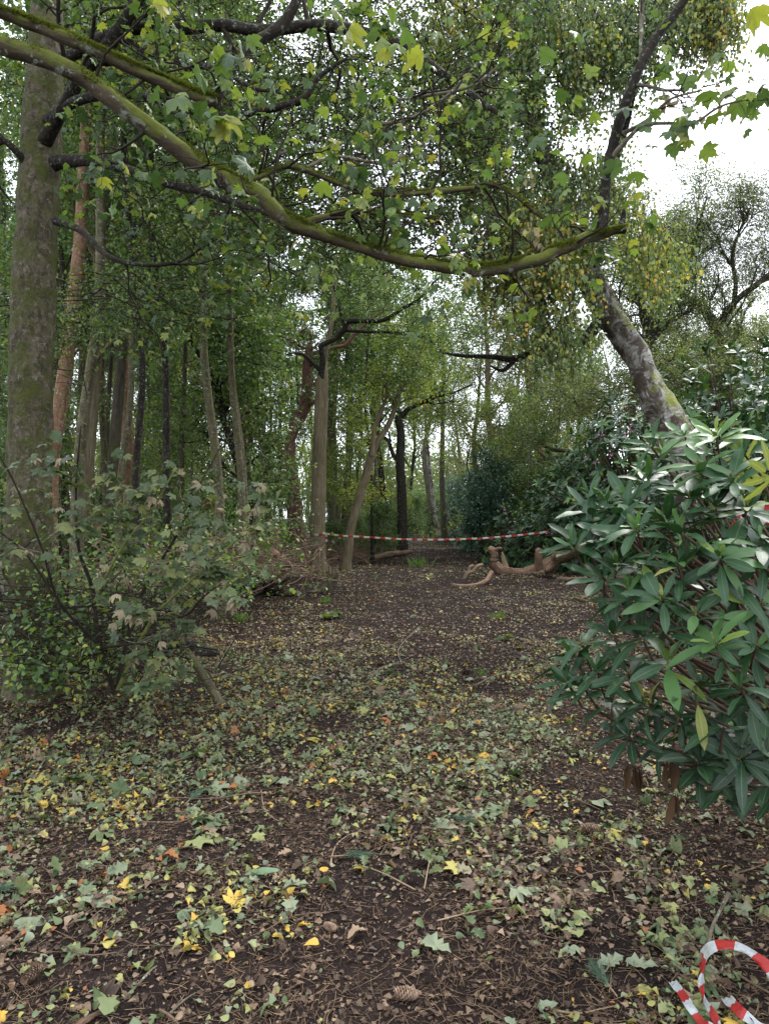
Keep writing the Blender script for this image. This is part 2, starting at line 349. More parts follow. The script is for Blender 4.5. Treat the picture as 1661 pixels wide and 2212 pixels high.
M['leaf_rho'] = leafmat('rhododendron_leaf', [(0, (0.006, 0.024, 0.009)), (0.6, (0.020, 0.065, 0.020)), (0.85, (0.065, 0.15, 0.028)), (1, (0.15, 0.20, 0.03))], 0.48, 0.12, spec=0.42, vein=(0.055, 0.10, 0.035), coat=0.0, spots=((0.075, 0.085, 0.025), 24))
M['leaf_under'] = leafmat('rhododendron_leaf_underside', [(0, (0.14, 0.17, 0.04)), (1, (0.22, 0.24, 0.06))], 0.6, 0.3, vein=(0.3, 0.3, 0.12))
M['ivy'] = leafmat('ivy_leaf', [(0, (0.015, 0.04, 0.012)), (0.7, (0.04, 0.085, 0.02)), (1, (0.1, 0.14, 0.03))], 0.4, 0.15, spec=0.5)
M['litter'] = leafmat('litter_leaf', [(0, (0.042, 0.027, 0.019)), (0.18, (0.09, 0.056, 0.038)), (0.34, (0.24, 0.165, 0.11)), (0.42, (0.19, 0.215, 0.14)), (0.56, (0.075, 0.11, 0.05)), (0.70, (0.20, 0.22, 0.095)), (0.84, (0.33, 0.29, 0.08)), (0.94, (0.48, 0.30, 0.05)), (1, (0.26, 0.10, 0.035))], 0.6, 0.1, spec=0.2, spots=((0.16, 0.12, 0.06), 35))
M['moss'] = leafmat('moss', [(0, (0.038, 0.046, 0.009)), (1, (0.115, 0.130, 0.022))], 0.9, 0.3, spec=0.1)
M['grass'] = leafmat('grass_blade', [(0, (0.05, 0.11, 0.02)), (1, (0.14, 0.22, 0.05))], 0.6, 0.3)
M['needle'] = leafmat('fallen_needle', [(0, (0.07, 0.042, 0.025)), (0.7, (0.18, 0.105, 0.06)), (1, (0.33, 0.22, 0.12))], 0.7, 0.0)
M['pine_green'] = leafmat('pine_needle', [(0, (0.03, 0.075, 0.05)), (1, (0.09, 0.15, 0.08))], 0.5, 0.1)
M['flower'] = leafmat('purple_flower', [(0, (0.30, 0.10, 0.30)), (1, (0.55, 0.25, 0.5))], 0.6, 0.3)
M['cone'] = leafmat('pine_cone_scale', [(0, (0.12, 0.07, 0.045)), (1, (0.28, 0.19, 0.13))], 0.8, 0.0)
M['crumb'] = leafmat('soil_crumb', [(0, (0.018, 0.013, 0.011)), (0.7, (0.05, 0.034, 0.027)), (0.9, (0.12, 0.08, 0.06)), (1, (0.28, 0.22, 0.12))], 0.9, 0.0)

def soilmat():
    m, t = newmat('dark_soil'); tc = t.nodes.new('ShaderNodeTexCoord').outputs['Object']
    n1 = noise(t, tc, 0.7, 5, 0.6); n2 = noise(t, tc, 9, 6, 0.7); n3 = noise(t, tc, 70, 5, 0.75)
    v = t.nodes.new('ShaderNodeTexVoronoi'); v.inputs['Scale'].default_value = 85; t.links.new(tc, v.inputs['Vector'])
    c = ramp(t, [(0.3, (0.009, 0.007, 0.0065)), (0.6, (0.026, 0.019, 0.0165)), (0.8, (0.062, 0.042, 0.035))], n2)
    c = mixc(t, ramp(t, [(0.35, (0, 0, 0)), (0.65, (.7, .7, .7))], n1), c, mixc(t, 1.0, c, (1.45, 1.25, 1.2), 'MULTIPLY'))
    c = mixc(t, ramp(t, [(0.62, (0, 0, 0)), (0.72, (.6, .6, .6))], n3), c, (0.13, 0.085, 0.06))
    h = math_(t, 'ADD', math_(t, 'MULTIPLY', n3, 0.7), math_(t, 'ADD', math_(t, 'MULTIPLY', v.outputs['Distance'], 0.5), n2))
    finish(t, c, 0.95, h, 1.0, 0.03, spec=0.06); return m
M['soil'] = soilmat()
def plain(name, c, rough=0.5, transl=0.0, spec=0.4):
    m, t = newmat(name); tc = t.nodes.new('ShaderNodeTexCoord').outputs['Object']
    n = noise(t, tc, 45, 6, 0.7); c2 = mixc(t, ramp(t, [(0.42, (0, 0, 0)), (0.7, (.75, .75, .75))], n), c, (c[0]*.5+.02, c[1]*.45+.02, c[2]*.4+.015))
    finish(t, c2, rough, n, 0.5, 0.01, transl=transl, spec=spec); return m
M['tape_red'] = plain('tape_red', (0.42, 0.03, 0.025), 0.4, 0.4)
M['tape_white'] = plain('tape_white', (0.50, 0.52, 0.57), 0.4, 0.4)

# ------------------------------------------------------------------ ground and path (one surface, split along the path)
def axis(lo, hi, c, n, k):
    s = np.linspace(-1, 1, n); w = np.sinh(k*s)/math.sinh(k)
    return np.where(w < 0, c+w*(c-lo), c+w*(hi-c))
gx = axis(-160, 160, 0.3, 300, 5.2); gy = axis(-60, 260, 4.0, 420, 5.0)
X, Y = np.meshgrid(gx, gy); Z = H(X, Y)
GV = np.stack([X, Y, Z], -1).reshape(-1, 3); nx, ny = len(gx), len(gy)
i, j = np.meshgrid(np.arange(nx-1), np.arange(ny-1)); q = (j*nx+i).ravel()
GF = np.stack([q, q+1, q+1+nx, q+nx], -1)
cx = GV[GF].mean(1); onp = (np.abs(cx[:, 0]-0.07*cx[:, 1]-0.15*np.sin(cx[:, 1]*.4)) < 1.35) & (cx[:, 1] > -8) & (cx[:, 1] < 75)
def sub(mask):
    Fm = GF[mask]; u, inv = np.unique(Fm, return_inverse=True); return GV[u], inv.reshape(Fm.shape)
for nm, mk_, lb in (('ground', ~onp, 'woodland floor of dark soil strewn with leaf litter'), ('path', onp, 'trodden dark earth path running away between the trees')):
    V, Fq = sub(mk_); o = link(nm, mesh(nm, V, Fq, M['soil']), None, None, 'structure', lb)

# ------------------------------------------------------------------ trees
def crown_leaves(acc, tw, n_per, tmpl, size, axmix=0.6, nu=0.5, tpow=1.4, spread=0.06, droop=0.0):
    p, tg = along(tw, n_per, 0.15, 1.0); n = len(p)
    p = p+R_.normal(size=(n, 3))*spread
    ax = tg*axmix+R_.normal(size=(n, 3))*0.6; ax[:, 2] -= droop
    cl = np.repeat(R_.random(len(tw)), n_per)
    ti = np.clip((R_.random(n)*0.6+cl*0.4)**tpow+vn(p, 1.7)*0.35, 0, 1)
    leaves(acc, tmpl, p, ax, upish(n, nu), size*R_.uniform(0.6, 1.25, n), ti)

def tree(name, label, cat, pts, bark, leafm, base_t=0.45, nb=14, LB=(1.5, 3.0), n2=7, n3=5, lp=10, lsize=0.085,
         extra=(), group=None, S=10, up=0.18, ang=62, tmpl=DIA, leaf_kind='crown', branch_mat=None, rough=0.10, droop=0.1, step=0.15, K0t=1.0, spread=0.12):
    """pts in picture units; extra: further limbs in picture units. trunk, branches, crown are parts"""
    base = P(*pts[0][:3]); root = thing(name, label, cat, (base[0], base[1], Hs(base[0], base[1])), group)
    a = Acc(); q, r = limb(a, pts, S, step, rough); a.part('trunk', root, bark)
    lq, lr = [q], [r]
    for e in extra:
        a = Acc(); q2, r2 = limb(a, e, max(6, S-3), step*0.7, rough*1.2); a.part('limb', root, branch_mat or bark); lq.append(q2); lr.append(r2)
    PP = np.stack(lq); RR = np.stack(lr)
    A = Acc(); C = Acc()
    if nb:
        t0 = base_t
        b1, r1 = spawn(PP[:1], RR[:1], nb, t0, K0t, ang, LB, 0.5, 7, 0.22, up, rmax=0.06)
        L1 = [b1]; Q1 = [r1]
        if len(PP) > 1:
            b, rr = spawn(PP[1:], RR[1:], max(3, nb//3), 0.35, 1, 50, (LB[0]*.6, LB[1]*.6), 0.6, 7, 0.25, up, rmax=0.05); L1.append(b); Q1.append(rr)
        b1 = np.concatenate(L1); r1 = np.concatenate(Q1)
        b2, r2 = spawn(b1, r1, n2, 0.2, 1, 45, (LB[0]*.35, LB[1]*.45), 0.5, 5, 0.3, 0.1)
        b3, r3 = spawn(b2, r2, n3, 0.2, 1, 42, (LB[0]*.15, LB[1]*.25), 0.5, 4, 0.35, -0.03)
        for (bb, rr, s) in ((b1, r1, 5), (b2, r2, 4), (b3, r3, 3)):
            V, Fq, B = tubes(bb, np.maximum(rr, 0.003), s); A.add(V, Fq, B)
        A.part('branches', root, branch_mat or bark, kind='stuff')
        if lp:
            crown_leaves(C, b3, lp, tmpl, lsize, spread=spread, droop=droop); C.part(leaf_kind, root, leafm, smooth=False)
    return root

def proto(name, Ht, r0, cb, nb, LB, n2, n3, lp, lsize, bark, leafm, wob=0.5, up=0.15, ang=60, S=8, tmpl=DIA, seedlean=0.0, droop=0.1, spread=0.14):
    """a tree standing at the origin; returns list of (part name, mesh, kind)"""
    k = 7; z = np.linspace(0, Ht, k); w = np.cumsum(R_.normal(size=(k, 2))*wob*Ht/30, 0); w[0] = 0
    p = np.column_stack([w[:, 0]+seedlean*z, w[:, 1], z]); p[0, 2] = -0.3
    r = np.interp(z/Ht, [0, 0.05, 0.5, 1], [r0*1.35, r0, r0*0.7, r0*0.15])
    a = Acc(); q, rr = limb3(a, p, r, S, 0.3, 0.1); ar, kw = a.args(); tm = mesh('trunk', ar[0], ar[1], bark, **kw)
    b1, r1 = spawn(q[None], rr[None], nb, cb, 1, ang, LB, 0.5, 7, 0.25, up, rmax=0.07)
    b2, r2 = spawn(b1, r1, n2, 0.2, 1, 45, (LB[0]*.35, LB[1]*.45), 0.5, 5, 0.3, 0.1)
    b3, r3 = spawn(b2, r2, n3, 0.2, 1, 42, (LB[0]*.15, LB[1]*.25), 0.5, 4, 0.35, -0.03)
    A = Acc()
    for (bb, rx, s) in ((b1, r1, 4), (b2, r2, 3), (b3, r3, 3)):
        V, Fq, B = tubes(bb, np.maximum(rx, 0.005), s); A.add(V, Fq, B)
    ar, kw = A.args(); bm = mesh('branches', ar[0], ar[1], bark, **kw)
    C = Acc(); crown_leaves(C, b3, lp, tmpl, lsize, droop=droop, spread=spread); ar, kw = C.args(); cm = mesh('crown', ar[0], ar[1], leafm, smooth=False, **kw)
    return [('trunk', tm, None), ('branches', bm, 'stuff'), ('crown', cm, None)]
def place(pr, name, label, cat, x, y, s=1.0, rz=None, group=None, sz=1.0):
    root = thing(name, label, cat, (x, y, Hs(x, y)), group)
    root.rotation_euler = (0, 0, R_.uniform(0, 6.28) if rz is None else rz); root.scale = (s, s, s*sz)
    for n_, me, kd in pr: link(n_, me, root, None, kd)
    return root
ORD = ['first', 'second', 'third', 'fourth', 'fifth', 'sixth', 'seventh', 'eighth', 'ninth', 'tenth', 'eleventh', 'twelfth']
def number(objs, fmt):
    """objs share a look: order them across the picture and say which one each is"""
    by = {}
    for o, key in objs: by.setdefault(key, []).append(o)
    for key, l in by.items():
        l.sort(key=lambda o: o.location.x/max(o.location.y, 1))
        for n_, o in enumerate(l):
            o['label'] = key if len(l) == 1 else fmt.format(ORD[min(n_, 11)], key)

# ---- the big sycamore beside the path's near edge (7 m off)
def sycamore_by_the_path():
    b = P(78, 1502, 6.4); root = thing('sycamore_tree', 'thick mossy blotched sycamore trunk rising out of the brushwood and sapling leaves', 'tree', (b[0], b[1], Hs(b[0], b[1])))
    a = Acc(); q, r = limb(a, [(80, 1530, 6.4, 150), (76, 1470, 6.4, 118), (70, 1380, 6.4, 104), (66, 1250, 6.4, 98), (64, 1100, 6.4, 93), (66, 900, 6.4, 89), (70, 700, 6.4, 86), (76, 500, 6.4, 84), (84, 350, 6.4, 86), (92, 200, 6.4, 78), (96, 50, 6.4, 68), (100, -200, 6.5, 58), (105, -600, 6.6, 40), (110, -1100, 6.6, 16)], 36, 0.035, 0.10, 0.10)
    a.part('trunk', root, M['bark_syc'])
    LL = [[(110, 350, 6.35, 34), (135, 345, 6.3, 28), (200, 345, 6.0, 23), (280, 365, 5.8, 20), (360, 395, 5.6, 18), (430, 408, 5.4, 17), (490, 430, 5.3, 15), (600, 465, 5, 12), (700, 470, 4.8, 9), (800, 455, 4.7, 5)],
          [(95, 300, 6.3, 36), (110, 270, 6.2, 32), (140, 220, 6, 28), (180, 150, 5.8, 27), (240, 80, 5.6, 26), (290, 0, 5.5, 24), (340, -120, 5.4, 18)],
          [(100, 260, 6.2, 26), (140, 225, 6, 22), (200, 205, 5.8, 20), (300, 200, 5.6, 20), (360, 215, 5.5, 20), (430, 240, 5.3, 19), (500, 250, 5.2, 19), (560, 235, 5.1, 17), (650, 212, 5, 14), (690, 160, 5, 10), (750, 120, 5, 6)],
          [(100, 130, 6.2, 28), (160, 110, 6, 24), (230, 70, 5.8, 24), (300, 55, 5.7, 24), (400, 55, 5.7, 26), (480, 48, 5.7, 26), (560, 60, 5.6, 25), (700, 50, 5.6, 24), (850, 85, 5.5, 22), (950, 150, 5.4, 18), (1040, 215, 5.3, 13), (1090, 250, 5.2, 7)],
          [(120, 475, 6.3, 20), (135, 480, 6.2, 16), (180, 500, 6, 13), (230, 550, 5.8, 11), (300, 570, 5.6, 9), (380, 565, 5.5, 8), (440, 530, 5.4, 6), (490, 500, 5.3, 4)],
          [(60, 360, 6.3, 22), (30, 320, 6.2, 16), (-30, 270, 6.1, 14), (-120, 200, 6, 10)],
          [(260, 80, 5.7, 18), (330, 110, 5.6, 16), (400, 130, 5.5, 14), (480, 150, 5.4, 10), (560, 190, 5.3, 8), (640, 180, 5.2, 4)]]
    P_, R2 = [], []
    for L in LL:
        a = Acc(); q, r = limb(a, L, 14, 0.04, 0.16, 0.08); a.part('limb', root, M['bark_dark']); P_.append(q); R2.append(r)
    PP, RR = np.stack(P_), np.stack(R2)
    b1, r1 = spawn(PP, RR, 6, 0.25, 1, 55, (0.7, 1.7), 0.5, 9, 0.38, 0.1, rmax=0.022)
    b2, r2 = spawn(b1, r1, 5, 0.2, 1, 45, (0.3, 0.7), 0.6, 6, 0.35, 0.0)
    b3, r3 = spawn(b2, r2, 3, 0.2, 1, 40, (0.15, 0.4), 0.6, 4, 0.3, -0.05)
    A = Acc()
    for bb, rr, s in ((b1, r1, 6), (b2, r2, 4), (b3, r3, 3)):
        V, Fq, B = tubes(bb, np.maximum(rr, 0.0022), s, 0.1); A.add(V, Fq, B)
    A.part('twigs', root, M['twig'], kind='stuff')
    C = Acc(); p, tg = along(b3, 4, 0.3, 1); n = len(p); p = p+R_.normal(size=(n, 3))*0.05
    ax = tg*0.4+R_.normal(size=(n, 3))*0.7; ax[:, 2] -= 0.4
    leaves(C, syc(0.5, 1), p, ax, upish(n, 0.5), R_.uniform(0.035, 0.068, n), np.clip(R_.random(n)**1.3*0.8+vn(p, 0.8)*0.4, 0, .93))
    C.part('crown', root, M['leaf_syc'], smooth=False)
    return root
syc_root = sycamore_by_the_path()

# ---- sycamore whose mossy limbs reach in from outside the frame
def mossfuzz(root, PP, RR, n, ln=0.016, under=None):
    p, tg = along(PP, n, 0, 1); r = np.repeat(RR.mean(1), n)
    # position on the upper side
    idx = np.repeat(np.arange(len(PP)), n)
    d = R_.normal(size=p.shape); d[:, 2] = np.abs(d[:, 2])*1.1+0.15; d = unit(d-tg*np.sum(d*tg, 1, keepdims=True))
    dist = ((p[:, None, :]-PP[idx])**2).sum(2).argmin(1); rr = RR[idx, dist]
    keep = (vn(p, 0.10)+vn(p, 0.035, 9)*.6+d[:, 2]*0.5 > 0.03); p, d, rr, tg = p[keep], d[keep], rr[keep], tg[keep]
    m = len(p); A = Acc()
    leaves(A, (np.array([(-.16, 0, 0), (.16, 0, 0), (0, 1, .2)]), np.array([[0, 1, 2]])), p+d*rr[:, None]*0.94, d+R_.normal(size=(m, 3))*0.5, R_.normal(size=(m, 3)), ln*R_.uniform(0.5, 1.3, m), R_.random(m))
    o = A.part('moss', root, M['moss'], kind='stuff', smooth=False)
    if under is not None: o.parent = under
def overhanging_sycamore():
    bx, by = -2.9, 2.9
    root = thing('sycamore_tree', 'sycamore whose two mossy limbs sweep across from beyond the frame above the path', 'tree', (bx, by, Hs(bx, by)))
    a = Acc(); limb3(a, [(bx, by, -0.2), (bx, by, 0.3), (bx+.03, by, 1.5), (bx-.02, by+.03, 3), (bx+.05, by, 4.4), (bx+.2, by, 6), (bx+.2, by, 8)], [.26, .2, .18, .16, .14, .1, .05], 24, 0.06, 0.1); a.part('trunk', root, M['bark_syc'])
    LL = [[(-760, -170, 2.9, 60), (-500, -70, 2.9, 54), (-250, 20, 2.95, 50), (0, 98, 3, 45), (100, 125, 3, 42), (200, 178, 3.05, 42), (300, 258, 3.1, 42), (400, 335, 3.15, 40), (500, 390, 3.2, 40), (560, 415, 3.2, 40), (592, 450, 3.2, 38), (630, 483, 3.25, 36), (700, 508, 3.3, 32), (800, 540, 3.35, 30), (900, 565, 3.4, 29), (1000, 577, 3.45, 27), (1060, 579, 3.5, 27), (1150, 560, 3.5, 28), (1250, 522, 3.55, 28), (1300, 507, 3.6, 28), (1335, 497, 3.6, 22), (1355, 495, 3.6, 24)],
          [(-760, -330, 2.8, 50), (-300, -100, 2.85, 40), (0, 22, 2.95, 33), (80, 50, 3, 30), (160, 85, 3, 30), (250, 125, 3.05, 29), (350, 170, 3.1, 29), (430, 203, 3.1, 27), (468, 214, 3.1, 25)],
          [(1298, 508, 3.6, 30), (1304, 470, 3.6, 25), (1308, 410, 3.6, 24), (1320, 340, 3.6, 24), (1340, 260, 3.6, 24), (1372, 170, 3.6, 24), (1410, 90, 3.6, 23), (1455, 30, 3.6, 20), (1495, -30, 3.6, 18), (1560, -160, 3.6, 12)],
          [(455, 220, 3.12, 30), (468, 205, 3.12, 24), (485, 175, 3.15, 20), (510, 130, 3.2, 20), (545, 90, 3.25, 22), (600, 55, 3.3, 28), (630, 15, 3.3, 22), (660, -60, 3.3, 18)],
          [(1378, 170, 3.62, 12), (1385, 120, 3.65, 9), (1388, 50, 3.7, 9), (1392, -60, 3.75, 8)],
          [(380, 300, 3.15, 18), (420, 330, 3.2, 18), (460, 362, 3.25, 16), (510, 390, 3.3, 14), (560, 378, 3.35, 12), (620, 356, 3.4, 11), (680, 372, 3.45, 11), (740, 397, 3.5, 10), (810, 412, 3.55, 8), (900, 405, 3.6, 5)],
          [(548, 415, 3.2, 24), (580, 440, 3.25, 22), (625, 480, 3.3, 18), (690, 468, 3.35, 14), (760, 455, 3.4, 12), (850, 462, 3.45, 9), (950, 470, 3.5, 5)],
          [(660, 360, 3.6, 9), (720, 335, 3.65, 8), (790, 345, 3.7, 8), (850, 350, 3.75, 7), (880, 310, 3.8, 5)],
          [(760, 410, 3.8, 12), (850, 418, 3.85, 10), (950, 410, 3.9, 12), (1010, 405, 3.9, 12), (1070, 398, 4, 10), (1120, 425, 4, 9), (1190, 478, 4.05, 8), (1270, 490, 4.1, 5)],
          [(1340, 500, 3.6, 12), (1347, 470, 3.6, 11), (1349, 450, 3.6, 8)],
          [(1318, 345, 3.6, 12), (1350, 305, 3.55, 10), (1390, 268, 3.5, 10), (1440, 262, 3.45, 8), (1500, 262, 3.4, 7), (1560, 225, 3.35, 5), (1640, 205, 3.3, 3)],
          [(1330, 275, 3.6, 9), (1345, 285, 3.6, 9), (1400, 255, 3.5, 7), (1450, 210, 3.45, 6), (1520, 190, 3.4, 4)],
          [(1372, 180, 3.6, 8), (1400, 180, 3.55, 7), (1430, 190, 3.5, 6), (1475, 190, 3.5, 5)],
          [(1290, 180, 3.9, 6), (1200, 40, 4, 6), (1120, 110, 4, 6), (1010, 215, 4, 7), (900, 245, 4, 6)],
          [(830, 215, 4, 8), (930, 200, 4.1, 8), (1020, 180, 4.1, 6), (1110, 110, 4.2, 4)]]
    P_, R2 = [], []
    mats = ['bark_moss', 'bark_moss', 'bark_dark', 'bark_dark', 'twig_grey', 'bark_moss', 'bark_moss', 'twig_grey', 'bark_moss', 'bark_dark', 'twig_grey', 'twig_grey', 'twig_grey', 'twig_grey', 'twig_grey']
    LO = []
    for k, L in enumerate(LL):
        if k < 2: L = [(a_, b_, c_, w_*(.86 if a_ < 1000 else .92)) for a_, b_, c_, w_ in L]
        if k == 13: L = [(1040, 120, 4.2, 5), (980, 190, 4.1, 6), (900, 245, 4, 6), (800, 270, 3.9, 7)]
        a = Acc(); q, r = limb(a, L, 28 if k < 2 else 16 if k < 4 else 9, 0.02 if k < 4 else 0.03, 0.20 if k < 4 else 0.2, 0.05)
        if k < 2:
            V = a.V[0]; B = a.B[0]; a.V[0] = V+np.stack([vn(B, .3, 1), vn(B, .3, 2), vn(B, .3, 3)], -1)*0.02+np.stack([vn(B, .09, 1), vn(B, .09, 2), vn(B, .09, 3)], -1)*0.012
        LO.append(a.part('limb', root, M[mats[k]])); P_.append(q); R2.append(r)
    PP, RR = np.stack(P_), np.stack(R2)
    
    for k in (0, 1): mossfuzz(root, PP[k:k+1], RR[k:k+1], 60000 if k == 0 else 40000, 0.012, LO[k])
    for k in (5, 6, 8): mossfuzz(root, PP[k:k+1], RR[k:k+1], 9000, 0.010, LO[k])
    sel = [2, 4, 5, 6, 7, 8, 10, 11, 12, 13, 14]
    b1, r1 = spawn(PP[5:9], RR[5:9], 7, 0.2, 1, 50, (0.35, 0.9), 0.6, 8, 0.30, 0.12, rmax=0.008)
    b1b, r1b = spawn(PP[[10, 11, 12, 4]], RR[[10, 11, 12, 4]], 4, 0.2, 1, 40, (0.12, 0.38), 0.6, 8, 0.20, 0.05, rmax=0.005)
    b1c, r1c = spawn(PP[[13, 14]], RR[[13, 14]], 7, 0.1, 1, 50, (0.3, 0.8), 0.7, 8, 0.25, 0.05, rmax=0.006)
    b1d, r1d = spawn(PP[[0]], RR[[0]], 22, 0.35, 0.95, 75, (0.3, 0.9), 0.6, 8, 0.25, 0.35, rmax=0.007)
    b1 = np.concatenate([b1, b1b, b1c, b1d]); r1 = np.concatenate([r1, r1b, r1c, r1d])
    b2, r2 = spawn(b1, r1, 4, 0.2, 1, 45, (0.12, 0.50), 0.65, 6, 0.38, 0.0)
    A = Acc()
    for bb, rr, s in ((b1, r1, 6), (b2, r2, 4)):
        V, Fq, B = tubes(bb, np.maximum(rr, 0.0017), s, 0.15, 0.02); A.add(V, Fq, B)
    A.part('twigs', root, M['twig'], kind='stuff')
    # leaves: 300 of their own, the rest as one mass
    var = [mesh_leaf(syc(cu, s), M['leaf_syc'], t) for cu, s, t in ((.5, 0, .35), (.9, 2, .5), (.4, 4, .6), (1.3, 1, .68), (.7, 3, .15), (.8, 5, .62), (1.6, 6, .85), (0.9, 7, .45))]
    fixed = [(1440, 135, 3.5), (1458, 128, 3.5), (1545, 112, 3.4), (1530, 140, 3.4), (1575, 128, 3.4), (1490, 158, 3.5), (1560, 200, 3.4), (1590, 212, 3.35), (1625, 205, 3.3), (1660, 190, 3.3), (1540, 245, 3.4), (1530, 190, 3.4), (1460, 262, 3.4), (1490, 275, 3.4), (1390, 262, 3.5), (1520, 318, 3.4), (1455, 305, 3.4), (1375, 365, 3.5), (1330, 342, 3.45), (1300, 330, 3.4), (1290, 240, 3.6), (1245, 200, 3.5), (1240, 85, 3.5), (1260, 70, 3.5), (1270, 330, 3.6), (1190, 100, 3.5), (1280, 140, 3.6), (1420, 205, 3.5), (1360, 225, 3.5), (1285, 470, 3.6), (1190, 470, 3.6), (1210, 330, 3.6), (1215, 370, 3.7), (1165, 290, 3.6), (1640, 2, 3.0), (1415, 460, 3.5), (1400, 475, 3.5), (1225, 405, 3.6),
             (470, 90, 2.9), (500, 110, 2.9), (520, 95, 2.9), (480, 125, 2.9), (540, 70, 2.9), (490, 240, 2.9), (450, 250, 2.9), (440, 230, 2.9), (470, 265, 2.9), (390, 200, 2.8), (340, 190, 2.8), (420, 140, 2.8), (820, 75, 2.8), (850, 85, 2.9), (800, 60, 2.8), (870, 60, 2.8), (840, 100, 2.9), (760, 40, 2.9), (900, 95, 2.9), (840, 20, 3), (720, 10, 3), (535, 345, 2.9), (690, 390, 2.9), (1240, 60, 3.4), (1220, 190, 3.4)]
    pos = [P(*f) for f in fixed]
    p, tg = along(b2, 2, 0.3, 1); o = R_.permutation(len(p)); p, tg = p[o], tg[o]
    p[:, 2] -= R_.uniform(0.0, 0.06, len(p))
    u, v = proj(p); okm = ~((u > 1230) & (v < 460) & (R_.random(len(p)) < 0.55)); p = p[okm]
    near = list(pos)+list(p[:300-len(pos)])
    for k, x in enumerate(near):
        ax = Vector((R_.normal()*.7, R_.normal()*.7, -0.65+R_.normal()*0.3)); put_leaf(root, var, x, ax, R_.uniform(0.06, 0.105) if k < len(pos) else R_.uniform(0.035, 0.065))
    rest = p[300-len(pos):]; n = len(rest); C = Acc(); ax = R_.normal(size=(n, 3)); ax[:, 2] -= 0.9
    leaves(C, syc(0.6, 2), rest, ax, upish(n, .6), R_.uniform(0.035, 0.065, n), np.clip(R_.random(n)**1.2, 0, .93)); C.part('foliage', root, M['leaf_syc'], kind='stuff', smooth=False)
    # winged seeds in hanging bunches
    S = Acc(); sp = np.array([P(u, v, 3.5)+R_.normal(size=3)*0.02 for (u, v) in [(1440, 200), (1455, 205), (1445, 215), (1580, 225), (1600, 235), (1520, 250), (1140, 380), (1150, 500), (1160, 520), (1145, 480)] for _ in range(5)])
    ax = R_.normal(size=(len(sp), 3))*0.35; ax[:, 2] -= 1
    leaves(S, DIA, sp, ax, R_.normal(size=(len(sp), 3)), R_.uniform(.03, .045, len(sp)), R_.random(len(sp))); S.part('seeds', root, M['leaf_dry'], kind='stuff', smooth=False)
def mesh_leaf(tm, mat, tint, name='leaf'):
    V, Fc = tm[0], tm[1]; return mesh(name, V, Fc, mat, tint=np.full(len(Fc), tint), mid=tm[2] if len(tm) > 2 else None)
def put_leaf(root, var, x, ax, size, nor=None, name='leaf'):
    o = bpy.data.objects.new(name, random.choice(var)); COL.objects.link(o); o.parent = root
    ax = Vector(ax).normalized(); nor = Vector((R_.normal()*.5, R_.normal()*.5, 1)) if nor is None else Vector(nor)
    sdv = ax.cross(nor).normalized(); nn = sdv.cross(ax)
    Mx = Matrix((sdv, ax, nn)).transposed().to_4x4()
    o.matrix_local = Matrix.Translation(Vector([float(c) for c in x])-root.location) @ Mx @ Matrix.Scale(float(size), 4)
    return o
overhanging_sycamore()

